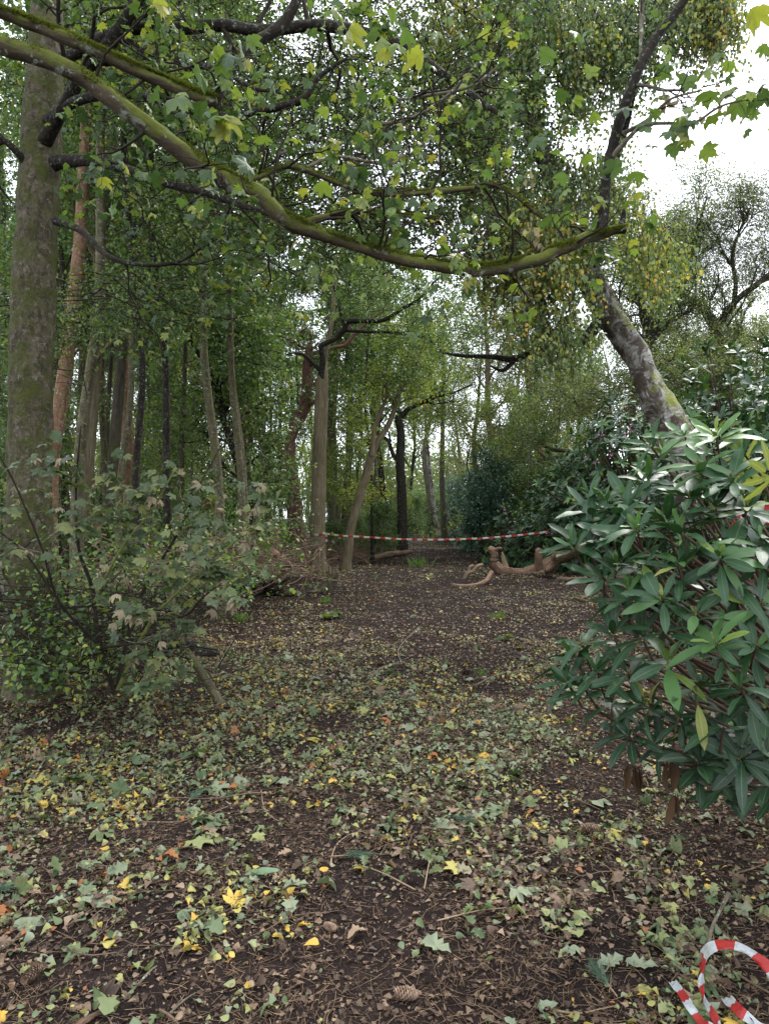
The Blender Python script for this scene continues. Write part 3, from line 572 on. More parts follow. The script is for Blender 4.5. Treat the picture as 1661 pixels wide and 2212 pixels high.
# ---- named trunks of the wood on the near side of the path (picture left), each its own tree
TL = [
 ('pine_tree', 'reddish brown trunk leaning just behind the thick mossy sycamore trunk', 'tree', [(112, 1300, 12, 40), (108, 1150, 12, 34), (112, 1000, 12, 31), (130, 880, 12, 31), (150, 720, 12, 30), (168, 560, 12, 28), (178, 400, 12, 26), (185, 200, 12, 22), (190, -50, 12, 18), (195, -300, 12, 8)], 'bark_orange', 'leaf_wood', dict(nb=10, base_t=.55, LB=(1.2, 2.6), lp=8)),
 ('maple_tree', 'smooth tan mossy trunk with a dark knot behind the sapling leaves', 'tree', [(182, 1275, 13.5, 36), (178, 1180, 13.5, 31), (183, 1080, 13.5, 29), (192, 960, 13.5, 28), (203, 820, 13.5, 26), (212, 700, 13.5, 24), (222, 520, 13.5, 21), (235, 300, 13.5, 18), (245, 50, 13.5, 14), (250, -200, 13.5, 6)], 'bark_tan', 'leaf_wood', dict(nb=14, base_t=.4, LB=(1.2, 3.0), lp=9, extra=[[(205, 780, 13.4, 9), (240, 740, 13.2, 7), (300, 700, 13, 6), (370, 685, 12.8, 5), (450, 640, 12.5, 4), (520, 600, 12.3, 3)]])),
 ('ash_tree', 'straight ribbed grey trunk between the tan trunk and a darker one', 'tree', [(240, 1265, 14.5, 30), (242, 1150, 14.5, 26), (246, 1000, 14.5, 24), (255, 860, 14.5, 22), (266, 720, 14.5, 20), (275, 560, 14.5, 18), (282, 300, 14.5, 15), (290, 0, 14.5, 10), (290, -200, 14.5, 4)], 'bark_grey', 'leaf_wood', dict(nb=14, base_t=.45, LB=(1, 2.8), lp=9)),
 ('oak_tree', 'dark brown trunk standing behind the ribbed grey trunk', 'tree', [(285, 1225, 19, 32), (281, 1080, 19, 28), (276, 950, 19, 26), (272, 820, 19, 24), (276, 680, 19, 22), (300, 560, 19, 18), (320, 400, 19, 14), (330, 150, 19, 8)], 'bark_orange', 'leaf_wood', dict(nb=16, base_t=.4, LB=(1.5, 3.5), lp=9, branch_mat='bark_dark')),
 ('ash_tree', 'slim grey stem close to the picture side of the ribbed grey trunk', 'tree', [(222, 1240, 16, 14), (228, 1100, 16, 12), (232, 900, 16, 11), (245, 700, 16, 10), (252, 500, 16, 9), (250, 250, 16, 6)], 'bark_grey', 'leaf_wood', dict(nb=10, base_t=.5, LB=(1, 2), lp=8)),
 ('oak_tree', 'leaning thin mossy tree bending over the thicket toward the mossy sycamore', 'tree', [(560, 1260, 16, 22), (553, 1160, 16, 18), (540, 1090, 16, 16), (512, 1000, 16, 15), (490, 930, 16, 14), (470, 860, 16, 13), (450, 800, 15.8, 12), (410, 735, 15.6, 10), (385, 700, 15.4, 8), (350, 640, 15.2, 6), (330, 560, 15, 4)], 'bark_dark', 'leaf_wood', dict(nb=22, base_t=.3, LB=(1.0, 2.6), lp=12, lsize=.075, extra=[[(455, 800, 15.9, 9), (440, 750, 16, 8), (425, 700, 16, 7), (400, 640, 16, 5)], [(465, 840, 16, 6), (480, 800, 15.8, 5), (510, 780, 15.6, 4), (540, 760, 15.5, 3)]])),
 ('oak_tree', 'dark forked trunk far behind the leaning thin mossy tree', 'tree', [(378, 1170, 27, 20), (376, 1000, 27, 17), (378, 880, 27, 16), (372, 780, 27, 14), (372, 650, 27, 12), (380, 450, 27, 8)], 'bark_dark', 'leaf_wood', dict(nb=16, base_t=.35, LB=(2, 4), lp=9, extra=[[(377, 900, 27, 10), (355, 850, 27, 9), (335, 800, 27, 8), (320, 740, 27, 6)]])),
 ('scots_pine', 'broken pine with a snapped stub and reddish hooked limb above the thicket', 'tree', [(530, 1180, 21, 26), (525, 1080, 21, 24), (522, 960, 21, 22), (532, 900, 21, 22), (528, 850, 21, 24), (515, 825, 20.8, 22), (505, 815, 20.6, 14)], 'bark_pine', 'leaf_wood', dict(nb=0, extra=[[(520, 950, 21.2, 12), (540, 800, 21.4, 11), (545, 700, 21.4, 11), (530, 600, 21.4, 10), (530, 500, 21.4, 9), (522, 440, 21.4, 5)], [(530, 600, 21.3, 10), (532, 640, 21.2, 10), (520, 668, 21.1, 9), (503, 664, 21, 7), (500, 655, 20.9, 4)]])),
 ('scots_pine', 'leaning purplish pine with cracked bark beside the ribbed oak with tape', 'tree', [(655, 1240, 22, 34), (648, 1190, 22, 33), (640, 1130, 22, 33), (632, 1060, 22, 32), (626, 1000, 22, 26), (628, 950, 22.2, 24), (645, 905, 22.4, 28), (660, 870, 22.5, 26), (664, 800, 22.5, 22), (668, 745, 22.5, 16)], 'bark_pine', 'leaf_wood', dict(nb=8, base_t=.7, LB=(1, 2), lp=4, S=18, rough=.2, step=.08, extra=[[(622, 1010, 22, 20), (605, 975, 21.8, 16), (580, 955, 21.6, 13), (565, 945, 21.4, 8)], [(668, 750, 22.5, 7), (672, 725, 22.4, 6), (655, 712, 22.2, 6), (640, 722, 22, 5), (618, 735, 21.8, 3)], [(672, 765, 22.6, 8), (710, 752, 22.8, 8), (745, 745, 23, 9), (762, 726, 23, 8), (800, 690, 23, 6), (850, 660, 23, 4)]])),
 ('oak_tree', 'slender oak with ribbed straight trunk and barrier tape knotted round it', 'tree', [(690, 1250, 21.3, 60), (689, 1232, 21.3, 42), (687, 1200, 21.3, 35), (686, 1150, 21.3, 33), (688, 1060, 21.3, 32), (691, 960, 21.3, 30), (694, 870, 21.3, 29), (696, 825, 21.3, 27), (698, 800, 21.3, 20), (700, 778, 21.3, 15), (704, 755, 21.3, 12), (715, 700, 21.4, 10), (722, 620, 21.5, 8), (728, 520, 21.6, 5)], 'bark_tan', 'leaf_wood',
   dict(nb=0, S=24, rough=.07, step=.06, branch_mat='bark_dark', extra=[
   [(697, 830, 21.25, 16), (695, 800, 21.2, 13), (697, 775, 21.1, 12), (694, 748, 21, 12), (705, 740, 21, 12), (725, 730, 21, 12), (742, 712, 20.9, 13), (752, 694, 20.8, 13), (790, 692, 20.6, 11), (830, 690, 20.4, 9), (870, 665, 20.2, 8), (905, 645, 20, 6), (945, 600, 19.8, 4)],
   [(694, 825, 21.25, 10), (690, 800, 21.2, 9), (672, 780, 21.1, 8), (655, 766, 21, 7), (635, 762, 20.9, 4), (618, 765, 20.8, 3)],
   [(745, 706, 20.9, 9), (735, 670, 20.8, 7), (728, 640, 20.8, 6), (715, 600, 20.8, 5), (712, 560, 20.8, 4)],
   [(742, 712, 20.9, 8), (790, 716, 20.7, 7), (850, 718, 20.5, 6), (920, 730, 20.3, 5), (960, 765, 20, 4)]])),
 ('beech_tree', 'smooth grey column of trunk rising behind the forked top of the taped oak', 'tree', [(722, 1180, 30, 26), (716, 1000, 30, 24), (714, 850, 30, 24), (722, 740, 30, 24), (735, 600, 30, 20), (745, 450, 30, 14), (750, 200, 30, 8)], 'bark_grey', 'leaf_wood', dict(nb=18, base_t=.45, LB=(2, 4.5), lp=10)),
 ('hazel_tree', 'bare slender pale trunk leaning away from the taped oak and forking high', 'tree', [(748, 1232, 21.8, 26), (750, 1205, 21.8, 21), (757, 1150, 21.8, 19), (772, 1090, 21.8, 19), (790, 1030, 21.8, 18), (804, 980, 21.8, 17), (815, 955, 21.8, 13), (835, 925, 21.8, 12), (850, 890, 21.8, 11), (862, 850, 21.8, 9), (890, 810, 21.8, 7), (910, 760, 21.8, 4)], 'bark_tan', 'leaf_yel', dict(nb=9, base_t=.7, LB=(1, 2.2), lp=9, S=14, step=.1, extra=[[(803, 985, 21.7, 12), (808, 930, 21.7, 10), (822, 890, 21.7, 9), (836, 850, 21.7, 7), (835, 800, 21.7, 5), (850, 700, 21.7, 3)]])),
 ('oak_tree', 'dark oak leaning behind the slender pale forked trunk', 'tree', [(836, 1192, 33, 26), (830, 1130, 33, 22), (822, 1040, 33, 20), (812, 950, 33, 17), (805, 850, 33, 14), (800, 720, 33, 10), (805, 550, 33, 5)], 'bark_dark', 'leaf_yel', dict(nb=20, base_t=.4, LB=(2, 4.5), lp=11)),
 ('oak_tree', 'crooked mossy oak at the path bend forking into a V above the tape', 'tree', [(870, 1200, 29, 28), (869, 1150, 29, 23), (868, 1070, 29, 21), (864, 1000, 29, 20), (866, 940, 29, 18), (860, 905, 29, 17), (862, 890, 29, 11), (838, 850, 29, 9), (830, 800, 29, 7), (838, 700, 29, 4)], 'bark_dark', 'leaf_yel', dict(nb=14, base_t=.7, LB=(2, 4), lp=11, S=12, extra=[[(862, 905, 29, 12), (880, 885, 28.8, 10), (915, 868, 28.5, 9), (945, 855, 28.2, 8), (975, 850, 28, 5), (1020, 830, 27.6, 3)], [(868, 1000, 29, 9), (850, 985, 29, 9), (840, 955, 29, 8), (822, 935, 29, 6), (800, 890, 29, 4)]])),
 ('birch_tree', 'thin pale birch leaning at the far end of the path', 'tree', [(951, 1166, 46, 9), (940, 1120, 46, 8), (933, 1060, 46, 8), (927, 1000, 46, 8), (920, 930, 46, 6), (915, 800, 46, 4)], 'bark_birch', 'leaf_yel', dict(nb=12, base_t=.6, LB=(2, 4), lp=8, lsize=.12)),
 ('oak_tree', 'grey trunk right beside the thin pale birch where the path ends', 'tree', [(962, 1172, 43, 17), (958, 1130, 43, 13), (955, 1050, 43, 12), (955, 980, 43, 11), (958, 850, 43, 8), (960, 700, 43, 4)], 'bark_grey', 'leaf_yel', dict(nb=16, base_t=.5, LB=(2.5, 5), lp=9, lsize=.12, extra=[[(960, 1100, 43, 6), (975, 1130, 42.6, 8), (985, 1160, 42.4, 10)]])),
]
for nm, lb, ct, pts, bk, lf, kw in TL:
    if isinstance(kw.get('branch_mat'), str): kw = dict(kw, branch_mat=M[kw['branch_mat']])
    tree(nm, lb, ct, pts, M[bk], M[lf], **kw)

# oak sprays round the taped oak (leafy twigs from its limbs)
def sprays(root, boxes, mat, lsize, tmpl=DIA, name='foliage', twmat='twig', lpt=9, ntw=4, L=(0.5, 1.1), droop=0.1, up=0.05, kind='stuff', spread=.05):
    A, C = Acc(), Acc()
    for (u, v, d, ru, rv, rd, n) in boxes:
        g = R_.normal(size=(n, 3)); g = unit(g)*R_.random((n, 1))**0.45
        uu, vv, dd = u+g[:, 0]*ru, v+g[:, 1]*rv, d+g[:, 2]*rd
        c = np.stack([(uu-830.5)/F_*dd, dd, EYE+(1120-vv)/F_*dd], -1)
        dr = R_.normal(size=(n, 3)); dr[:, 2] = dr[:, 2]*0.3+up; dr = unit(dr)
        ln = R_.uniform(L[0], L[1], n)[:, None]
        st = c-dr*ln*0.5; pts = np.stack([st, st+dr*ln*.35+R_.normal(size=(n, 3))*ln*.06, st+dr*ln*.7+R_.normal(size=(n, 3))*ln*.08, c+dr*ln*.5-np.array([0, 0, 0.12])*ln], 1)
        rr = np.linspace(.008, .003, 4)[None]*np.ones((n, 1))
        b, r = spawn(pts, rr, ntw, 0.1, 1, 45, (L[0]*.5, L[1]*.6), .7, 4, .25, -0.05-droop*.3, flat=.6)
        for bb, r_, s in ((pts, rr, 4), (b, r, 3)):
            V, Fq, B = tubes(bb, np.maximum(r_, .0022), s); A.add(V, Fq, B)
        crown_leaves(C, b, lpt, tmpl, lsize, nu=.55, spread=spread, droop=droop)
    A.part('twigs', root, M[twmat], kind='stuff'); C.part(name, root, mat, kind=kind, smooth=False)
roots = {o['label']: o for o in scene.objects if 'label' in o}
find = lambda s: next(o for k, o in roots.items() if s in k)
sprays(find('slender oak with ribbed'), [(850, 620, 20, 150, 70, 2, 70), (760, 560, 20.5, 130, 90, 2, 60), (930, 740, 19.5, 110, 60, 2, 60), (980, 620, 19.5, 120, 90, 2, 60), (860, 800, 21, 90, 50, 1.5, 36)], M['leaf_wood'], .075)
sprays(find('leaning thin mossy'), [(530, 740, 15, 100, 100, 2, 100), (570, 890, 16.5, 60, 100, 1.5, 60), (450, 640, 15, 120, 70, 2, 60), (590, 1040, 16, 70, 60, 1.2, 50), (420, 850, 17, 90, 90, 2, 40)], M['leaf_wood'], .08)
sprays(find('slender pale trunk leaning'), [(770, 900, 23, 60, 120, 2, 60), (780, 1060, 24, 60, 40, 2, 40), (730, 1010, 25, 50, 60, 2, 30)], M['leaf_yel'], .08)

sprays(syc_root, [(350, 130, 9, 330, 160, 2, 170), (720, 230, 9, 300, 200, 2, 240), (1000, 260, 9, 170, 200, 1.6, 130), (560, 470, 9.5, 320, 110, 2, 130), (900, 470, 9, 220, 90, 1.5, 70), (300, 640, 9, 200, 80, 1.5, 50), (100, 700, 8.5, 120, 120, 1, 24), (760, -60, 9, 600, 120, 2, 160)], M['leaf_syc'], .048, tmpl=BIR4, lpt=14, L=(.5, 1.4), spread=.06, droop=.3)
sprays(find('crooked mossy oak'), [(930, 880, 31, 90, 50, 3, 44), (960, 780, 33, 110, 80, 3, 60), (1000, 940, 38, 80, 50, 3, 30)], M['leaf_yel'], .09, L=(1, 2.2), ntw=6)
# ---- big leaning birch
def birch():
    b = P(1475, 985, 10.5); root = thing('birch_tree', 'big leaning birch with peeling white and black patchy bark and hanging leaves', 'tree', (2.0+b[0]-1.6, 10.5, Hs(b[0], 10.5)))
    a = Acc()
    TP = [(1600, 1330, 10.3, 90), (1540, 1160, 10.4, 82), (1480, 1000, 10.5, 76), (1445, 905, 10.6, 74), (1415, 850, 10.7, 68), (1392, 800, 10.8, 58), (1365, 752, 10.9, 60), (1335, 705, 11, 62), (1305, 660, 11, 60), (1280, 610, 11, 56), (1262, 560, 11, 50), (1240, 490, 11, 46), (1200, 395, 11, 42), (1160, 280, 11, 38), (1128, 150, 11, 34), (1100, 20, 11, 30), (1070, -150, 11, 22), (1040, -400, 11, 8)]
    q, r = limb(a, TP, 36, 0.05, 0.26, 0.16); a.part('trunk', root, M['bark_birch'])
    LL = [[(1300, 690, 10.9, 30), (1265, 730, 10.8, 22), (1220, 745, 10.7, 16), (1160, 755, 10.6, 14), (1110, 775, 10.5, 15), (1060, 770, 10.5, 11), (1000, 768, 10.4, 8), (960, 762, 10.4, 5)],
          [(1270, 560, 11, 24), (1290, 480, 11, 20), (1310, 400, 11.2, 18), (1345, 300, 11.3, 16), (1380, 150, 11.3, 14), (1420, 0, 11.3, 12), (1450, -120, 11.3, 8)],
          [(1150, 260, 11, 18), (1170, 180, 10.9, 14), (1220, 110, 10.8, 10), (1290, 60, 10.8, 7), (1350, 20, 10.8, 5)],
          [(1130, 170, 11, 18), (1060, 90, 11, 16), (1000, 20, 11, 12), (920, -60, 11, 8)],
          [(1400, 60, 11.2, 10), (1460, 40, 11, 8), (1530, 20, 10.8, 6), (1580, -10, 10.7, 4)],
          [(1110, 780, 10.5, 12), (1085, 800, 10.4, 7), (1060, 790, 10.3, 4)]]
    P_, R2 = [q], [r]
    for k, L in enumerate(LL):
        a = Acc(); q2, r2 = limb(a, L, 12, 0.05, 0.2, 0.1); a.part('limb', root, M['bark_dark']); P_.append(q2); R2.append(r2)
    PP, RR = np.stack(P_), np.stack(R2)
    tp, tr = spawn(PP[:1], RR[:1], 34, 0.3, 0.62, 75, (0.3, 0.9), 0.1, 8, 0.35, -0.1, rmax=0.006)   # bare tangled twigs on the trunk
    b1, r1 = spawn(PP[2:6], RR[2:6], 12, 0.2, 1, 55, (1.0, 2.4), 0.5, 8, 0.25, 0.1, rmax=0.02)
    A = Acc()
    for bb, rr, s in ((tp, tr, 4), (b1, r1, 4)):
        V, Fq, B = tubes(bb, np.maximum(rr, 0.003), s); A.add(V, Fq, B)
    # hanging strands
    boxes = [(1180, 60, 10.5, 240, 130, 1.6, 230), (1300, 160, 10.5, 130, 110, 1.2, 70), (1060, 250, 10, 130, 130, 1.5, 90), (1480, 40, 10.3, 95, 70, .9, 60), (1560, 60, 10.3, 40, 110, .6, 36),
             (1200, 560, 9.8, 130, 70, 1.0, 95), (1370, 600, 12.2, 110, 100, .7, 80), (1150, 620, 10, 140, 110, 1.2, 100), (1220, 760, 10, 100, 60, .8, 34), (1120, 470, 10, 130, 90, 1.2, 60), (1400, 560, 10, 80, 80, .8, 36), (1320, 480, 10.2, 90, 50, .8, 26), (950, 120, 10.4, 130, 110, 1, 60), (1360, 90, 10.8, 120, 120, 1, 60), (1310, 390, 10.9, 70, 50, .8, 30), (1520, 50, 10.5, 90, 90, .8, 40), (1060, 430, 11.5, 120, 190, 1.2, 85), (1240, 250, 11.5, 60, 60, .8, 14), (1230, 420, 10.8, 70, 60, .8, 30)]
    st = []
    for (u, v, d, ru, rv, rd, n) in boxes:
        n = int(n*1.9); g = unit(R_.normal(size=(n, 3)))*R_.random((n, 1))**0.45
        uu, vv, dd = u+g[:, 0]*ru, v+g[:, 1]*rv, d+g[:, 2]*rd
        st.append(np.stack([(uu-830.5)/F_*dd, dd, EYE+(1120-vv)/F_*dd], -1))
    st = np.concatenate(st); uu, vv = proj(st); vv = vv+60
    lx = np.interp(vv, [540, 610, 705, 800, 905], [1255, 1280, 1335, 1392, 1445]); st = st[~((np.abs(uu-lx) < 62) & (vv > 610) & (vv < 960))]; n = len(st); ln = R_.uniform(0.4, 1.1, n)
    st[:, 2] += ln*0.6
    K = 6; sw = R_.normal(size=(n, 2))*0.2; t = np.linspace(0, 1, K)
    pts = np.stack([st[:, None, 0]+sw[:, :1]*ln[:, None]*t**0.6, st[:, None, 1]+sw[:, 1:]*ln[:, None]*t**.6, st[:, None, 2]-ln[:, None]*(t-0.12*np.sin(t*3))], -1)
    rr = np.linspace(0.004, 0.002, K)[None]*np.ones((n, 1)); V, Fq, B = tubes(pts, rr, 3); A.add(V, Fq, B)
    s2, r2 = spawn(pts, rr, 3, 0.0, 0.8, 40, (0.25, 0.6), .8, 4, .15, -0.6); V, Fq, B = tubes(s2, np.maximum(r2, .0015), 3); A.add(V, Fq, B)
    A.part('twigs', root, M['twig'], kind='stuff')
    C = Acc()
    for tw, m in ((pts, 10), (s2, 5)):
        p, tg = along(tw, m, 0.1, 1); k = len(p); p = p+R_.normal(size=(k, 3))*0.025
        ax = R_.normal(size=(k, 3))*0.45; ax[:, 2] -= 1
        nor = R_.normal(size=(k, 3)); yel = np.repeat(R_.random(len(tw)), m)
        leaves(C, bir(.2, 1), p, ax, nor, R_.uniform(0.04, 0.07, k), np.clip(R_.random(k)*.55+yel*.4+vn(p, .9)*.5, 0, 1))
    C.part('crown', root, M['leaf_birch'], smooth=False)
    # ivy on the upper trunk
    I = Acc(); p, tg = along(PP[:1], 3800, 0.42, 0.98); k = len(p); d = unit(R_.normal(size=(k, 3))); d = unit(d-tg*np.sum(d*tg, 1, keepdims=True))
    keep = vn(p, .7)+R_.normal(size=k)*.06 > -0.12; p, d = p[keep], d[keep]; k = len(p)
    leaves(I, BIR4, p+d*R_.uniform(.12, .34, (k, 1)), R_.normal(size=(k, 3))+np.array([0, 0, -.8]), d+R_.normal(size=(k, 3))*.4, R_.uniform(.05, .085, k), R_.random(k)**1.5)
    I.part('ivy', root, M['ivy'], kind='stuff', smooth=False)
    mossfuzz(root, PP[:1][:, 8:15], RR[:1][:, 8:15], 5000, 0.03)
birch()

# ---- oaks on the far side, open crowns with dark forked limbs against the sky
o1 = tree('oak_tree', 'spreading oak with dark forked limbs and twiggy crown against the pale sky', 'tree',
     [(1545, 1150, 30, 40), (1548, 900, 30, 34), (1548, 760, 30, 30), (1545, 705, 30, 26), (1520, 670, 30, 16), (1495, 648, 30, 14), (1462, 625, 30, 12), (1460, 590, 30, 10), (1500, 540, 30, 9), (1510, 490, 30, 6), (1530, 420, 30, 3)], M['bark_dark'], M['leaf_olive'],
     base_t=.45, nb=30, LB=(2.2, 5.0), n2=9, n3=6, lp=6, lsize=.085, up=.35, tmpl=DIA, spread=.16,
     extra=[[(1548, 712, 30, 20), (1575, 670, 30, 16), (1600, 640, 30, 14), (1640, 610, 30, 12), (1690, 560, 30, 9), (1720, 470, 30, 5)], [(1585, 665, 30, 12), (1590, 610, 30, 10), (1585, 540, 30, 8), (1620, 450, 30, 4)], [(1500, 650, 30, 10), (1475, 655, 29.5, 10), (1440, 640, 29, 8), (1420, 625, 28.6, 5)], [(1640, 610, 30, 9), (1700, 585, 30, 8), (1780, 560, 30, 5)]])
o2 = tree('oak_tree', 'many stemmed oak just behind the leaning birch, limbs splaying upward', 'tree',
     [(1400, 1130, 26, 34), (1402, 850, 26, 28), (1404, 760, 26, 22), (1400, 700, 26, 14), (1385, 660, 26, 12), (1368, 600, 26, 9), (1350, 540, 26, 6)], M['bark_dark'], M['leaf_olive'],
     base_t=.5, nb=18, LB=(1.5, 3.4), n2=8, n3=5, lp=8, lsize=.085, up=.35, spread=.16,
     extra=[[(1404, 745, 26, 16), (1412, 700, 26, 14), (1408, 660, 26, 12), (1430, 600, 26, 8), (1440, 520, 26, 5)], [(1406, 740, 26, 12), (1440, 700, 26, 11), (1470, 660, 26, 9), (1490, 620, 26, 6)], [(1398, 740, 26, 12), (1350, 690, 26, 10), (1330, 640, 26, 8), (1300, 600, 26, 5)]])
sprays(o1, [(1540, 480, 31, 140, 90, 2, 130), (1600, 560, 32, 150, 70, 2, 130), (1440, 520, 31, 70, 60, 2, 50), (1450, 560, 30, 90, 60, 3, 60), (1630, 420, 30, 80, 60, 3, 60), (1500, 480, 30, 60, 60, 3, 40), (1440, 690, 28, 120, 60, 3, 60), (1600, 720, 28, 120, 40, 3, 50)], M['leaf_olive'], .075, L=(1, 2.4), ntw=9, up=.35, lpt=4)
sprays(o2, [(1450, 800, 24, 120, 60, 3, 120), (1560, 790, 24, 100, 60, 3, 80), (1300, 860, 25, 120, 60, 3, 90), (1360, 440, 27, 60, 50, 2, 40), (1200, 850, 27, 90, 90, 3, 90), (1410, 560, 27, 70, 80, 2, 70)], M['leaf_olive'], .085, L=(1, 2.2), ntw=6, up=.2)
tree('scots_pine', 'reddish pine leaning behind the bushes with a bare snaking limb', 'tree', [(1180, 1150, 34, 22), (1175, 1040, 34, 20), (1165, 960, 34, 18), (1150, 900, 34, 16), (1140, 800, 34, 12), (1135, 650, 34, 6)], M['bark_pine'], M['leaf_olive'], base_t=.5, nb=16, LB=(2, 4), lp=8, lsize=.1, branch_mat=M['bark_grey'], extra=[[(1290, 985, 30, 9), (1240, 975, 30, 9), (1190, 970, 30, 9), (1150, 945, 30, 8), (1115, 920, 30, 7), (1100, 890, 30, 4)], [(1260, 990, 29, 10), (1200, 988, 29, 9), (1150, 998, 29, 6), (1120, 1000, 29, 3)]])

# ---- background wood: prototypes copied as individuals
PR = {
 'tall': proto('tall', 17, .20, .40, 26, (2.2, 4.2), 8, 5, 12, .11, M['bark_grey'], M['leaf_wood']),
 'tall2': proto('tall2', 15, .17, .35, 26, (1.8, 3.8), 8, 5, 12, .11, M['bark_dark'], M['leaf_yel']),
 'tallo': proto('tallo', 14, .22, .30, 26, (2.2, 4.6), 8, 5, 11, .11, M['bark_tan'], M['leaf_olive']),
 'pole': proto('pole', 12, .075, .45, 18, (1.0, 2.2), 6, 5, 9, .10, M['bark_olive'], M['leaf_wood'], wob=.3),
 'pole2': proto('pole2', 11, .06, .35, 20, (0.9, 2.0), 6, 5, 9, .09, M['bark_dark'], M['leaf_wood'], wob=.5, seedlean=.05),
 'young': proto('young', 6.0, .045, .12, 26, (0.9, 2.0), 6, 5, 8, .085, M['twig_grey'], M['leaf_wood'], wob=.8, up=.0, ang=70),
 'youngy': proto('youngy', 6.5, .045, .15, 24, (0.9, 2.0), 6, 5, 8, .085, M['twig_grey'], M['leaf_yel'], wob=.8, up=.0, ang=70),
 'shrub': proto('shrub', 2.8, .04, .05, 34, (0.9, 1.6), 6, 4, 9, .085, M['twig'], M['leaf_blue'], wob=.6, up=.1, ang=60),
 'holly': proto('holly', 2.6, .03, .05, 30, (0.8, 1.5), 6, 4, 9, .075, M['twig'], M['leaf_wood'], wob=.6, up=.05, ang=60),
}
LOOK = {'tall': ('oak_tree', 'tall grey trunked leafy tree'), 'tall2': ('oak_tree', 'tall dark trunked tree turning yellow'), 'tallo': ('oak_tree', 'broad olive green tree'),
        'pole': ('pole_tree', 'thin straight grey pole of a tree'), 'pole2': ('pole_tree', 'thin leaning dark pole of a tree'), 'young': ('young_tree', 'young green leafy tree'),
        'youngy': ('young_tree', 'young yellowing leafy tree'), 'shrub': ('shrub', 'bluish green shrub'), 'holly': ('shrub', 'low dark green shrub')}
MARK = [(-200, 'beyond the edge side of the thick mossy sycamore'), (75, 'behind the thick mossy sycamore trunk'), (200, 'behind the tan and grey trunks'), (330, 'behind the dark brown trunk'), (450, 'behind the leaning thin mossy tree'), (580, 'behind the brush heap'), (690, 'behind the taped oak'), (790, 'behind the pale forked trunk'), (870, 'behind the crooked mossy oak'), (955, 'by the far end of the path'), (1060, 'past the fallen red trunk'), (1180, 'above the middle rhododendrons'), (1330, 'behind the leaning birch'), (1480, 'behind the many stemmed oak'), (1620, 'behind the spreading oak'), (1900, 'beyond the front rhododendron')]
bgl = []
def bgtree(kind, x, y, s=1.0, sz=1.0):
    nm, lk = LOOK[kind]; u = 830.5+x/y*F_
    mk_ = min(MARK, key=lambda m: abs(m[0]-u))[1]
    dep = 'near' if y < 20 else 'further in' if y < 34 else 'deep in the wood'
    o = place(PR[kind], nm, '', nm.replace('pole_tree', 'tree').replace('young_tree', 'tree').replace('oak_tree', 'tree'), x, y, s, group={'young_tree': 'young trees of the understorey', 'shrub': 'low shrubs of the wood', 'pole_tree': 'thin poles of the wood'}.get(nm, 'tall trees of the wood'), sz=sz)
    bgl.append((o, f'{lk} {dep}, {mk_}' if dep != 'near' else f'{lk} {mk_}'))
def xat(u, d): return (u-830.5)/F_*d
rs = np.random.default_rng(5)
def strew(kinds, us, ds, n, smin=.85, smax=1.15, mind=1.6, ok=None):
    done = []; tries = 0
    while len(done) < n and tries < 4000:
        tries += 1; d = rs.uniform(*ds); u = rs.uniform(*us); x = xat(u, d)
        if abs(x-0.07*d) < 2.0 and d < 52: continue
        if 540 < u < 900 and d < 24.5: continue
        if ok and not ok(x, d): continue
        if any((x-a)**2+(d-b)**2 < mind**2 for a, b in done): continue
        done.append((x, d)); bgtree(kinds[len(done) % len(kinds)], x, d, rs.uniform(smin, smax))
strew(['tall', 'tall2', 'tall'], (-100, 860), (26, 42), 10, mind=3.5)
strew(['pole', 'pole2', 'pole'], (0, 860), (17, 38), 38, mind=1.0)
strew(['pole', 'pole', 'pole2'], (100, 540), (10.5, 17), 12, .9, 1.2, mind=.9)
strew(['young', 'youngy', 'young'], (330, 560), (17.5, 24), 3, mind=1.8)
strew(['young', 'young'], (-60, 60), (11, 18), 3, mind=1.8)
strew(['tall'], (-150, 420), (21, 26), 2, mind=3.2)
strew(['young', 'youngy'], (0, 880), (24, 44), 13, mind=2.0)
strew(['tall', 'tallo', 'tall2'], (0, 1700), (46, 75), 26, .95, 1.25, mind=4.5)
strew(['young', 'youngy', 'young'], (100, 1500), (46, 66), 22, .9, 1.3, mind=3)
strew(['tallo', 'tallo', 'tall2'], (1010, 1700), (33, 45), 9, .75, .95, mind=4)
strew(['tallo'], (1330, 1750), (22, 32), 3, .45, .55, mind=4)
strew(['young', 'youngy'], (1000, 1240), (26, 40), 7, .9, 1.2, mind=2)
strew(['shrub'], (1000, 1130), (28, 44), 10, .9, 1.3, mind=1.6)
strew(['holly'], (700, 900), (26, 50), 14, .5, .8, mind=1.6)
strew(['holly'], (-60, 620), (12, 30), 20, .5, .95, mind=1.6)
for (u, d, s) in [(905, 62, 1.0), (925, 58, .9), (950, 66, 1.0), (880, 56, 1.0), (985, 52, 1), (1010, 48, 1.1), (935, 70, 1.2), (900, 72, 1.2), (965, 74, 1.2)]: bgtree('holly' if u < 960 else 'shrub', xat(u, d), d, s*1.25)
number(bgl, '{} of {}')
for o, k in bgl:
    if ' of ' in o['label'] and o['label'].split()[0] in ORD: o['label'] = o['label'].replace(' of ', ' ', 1)
    w = o['label'].split(); o['label'] = ' '.join(w[:16])
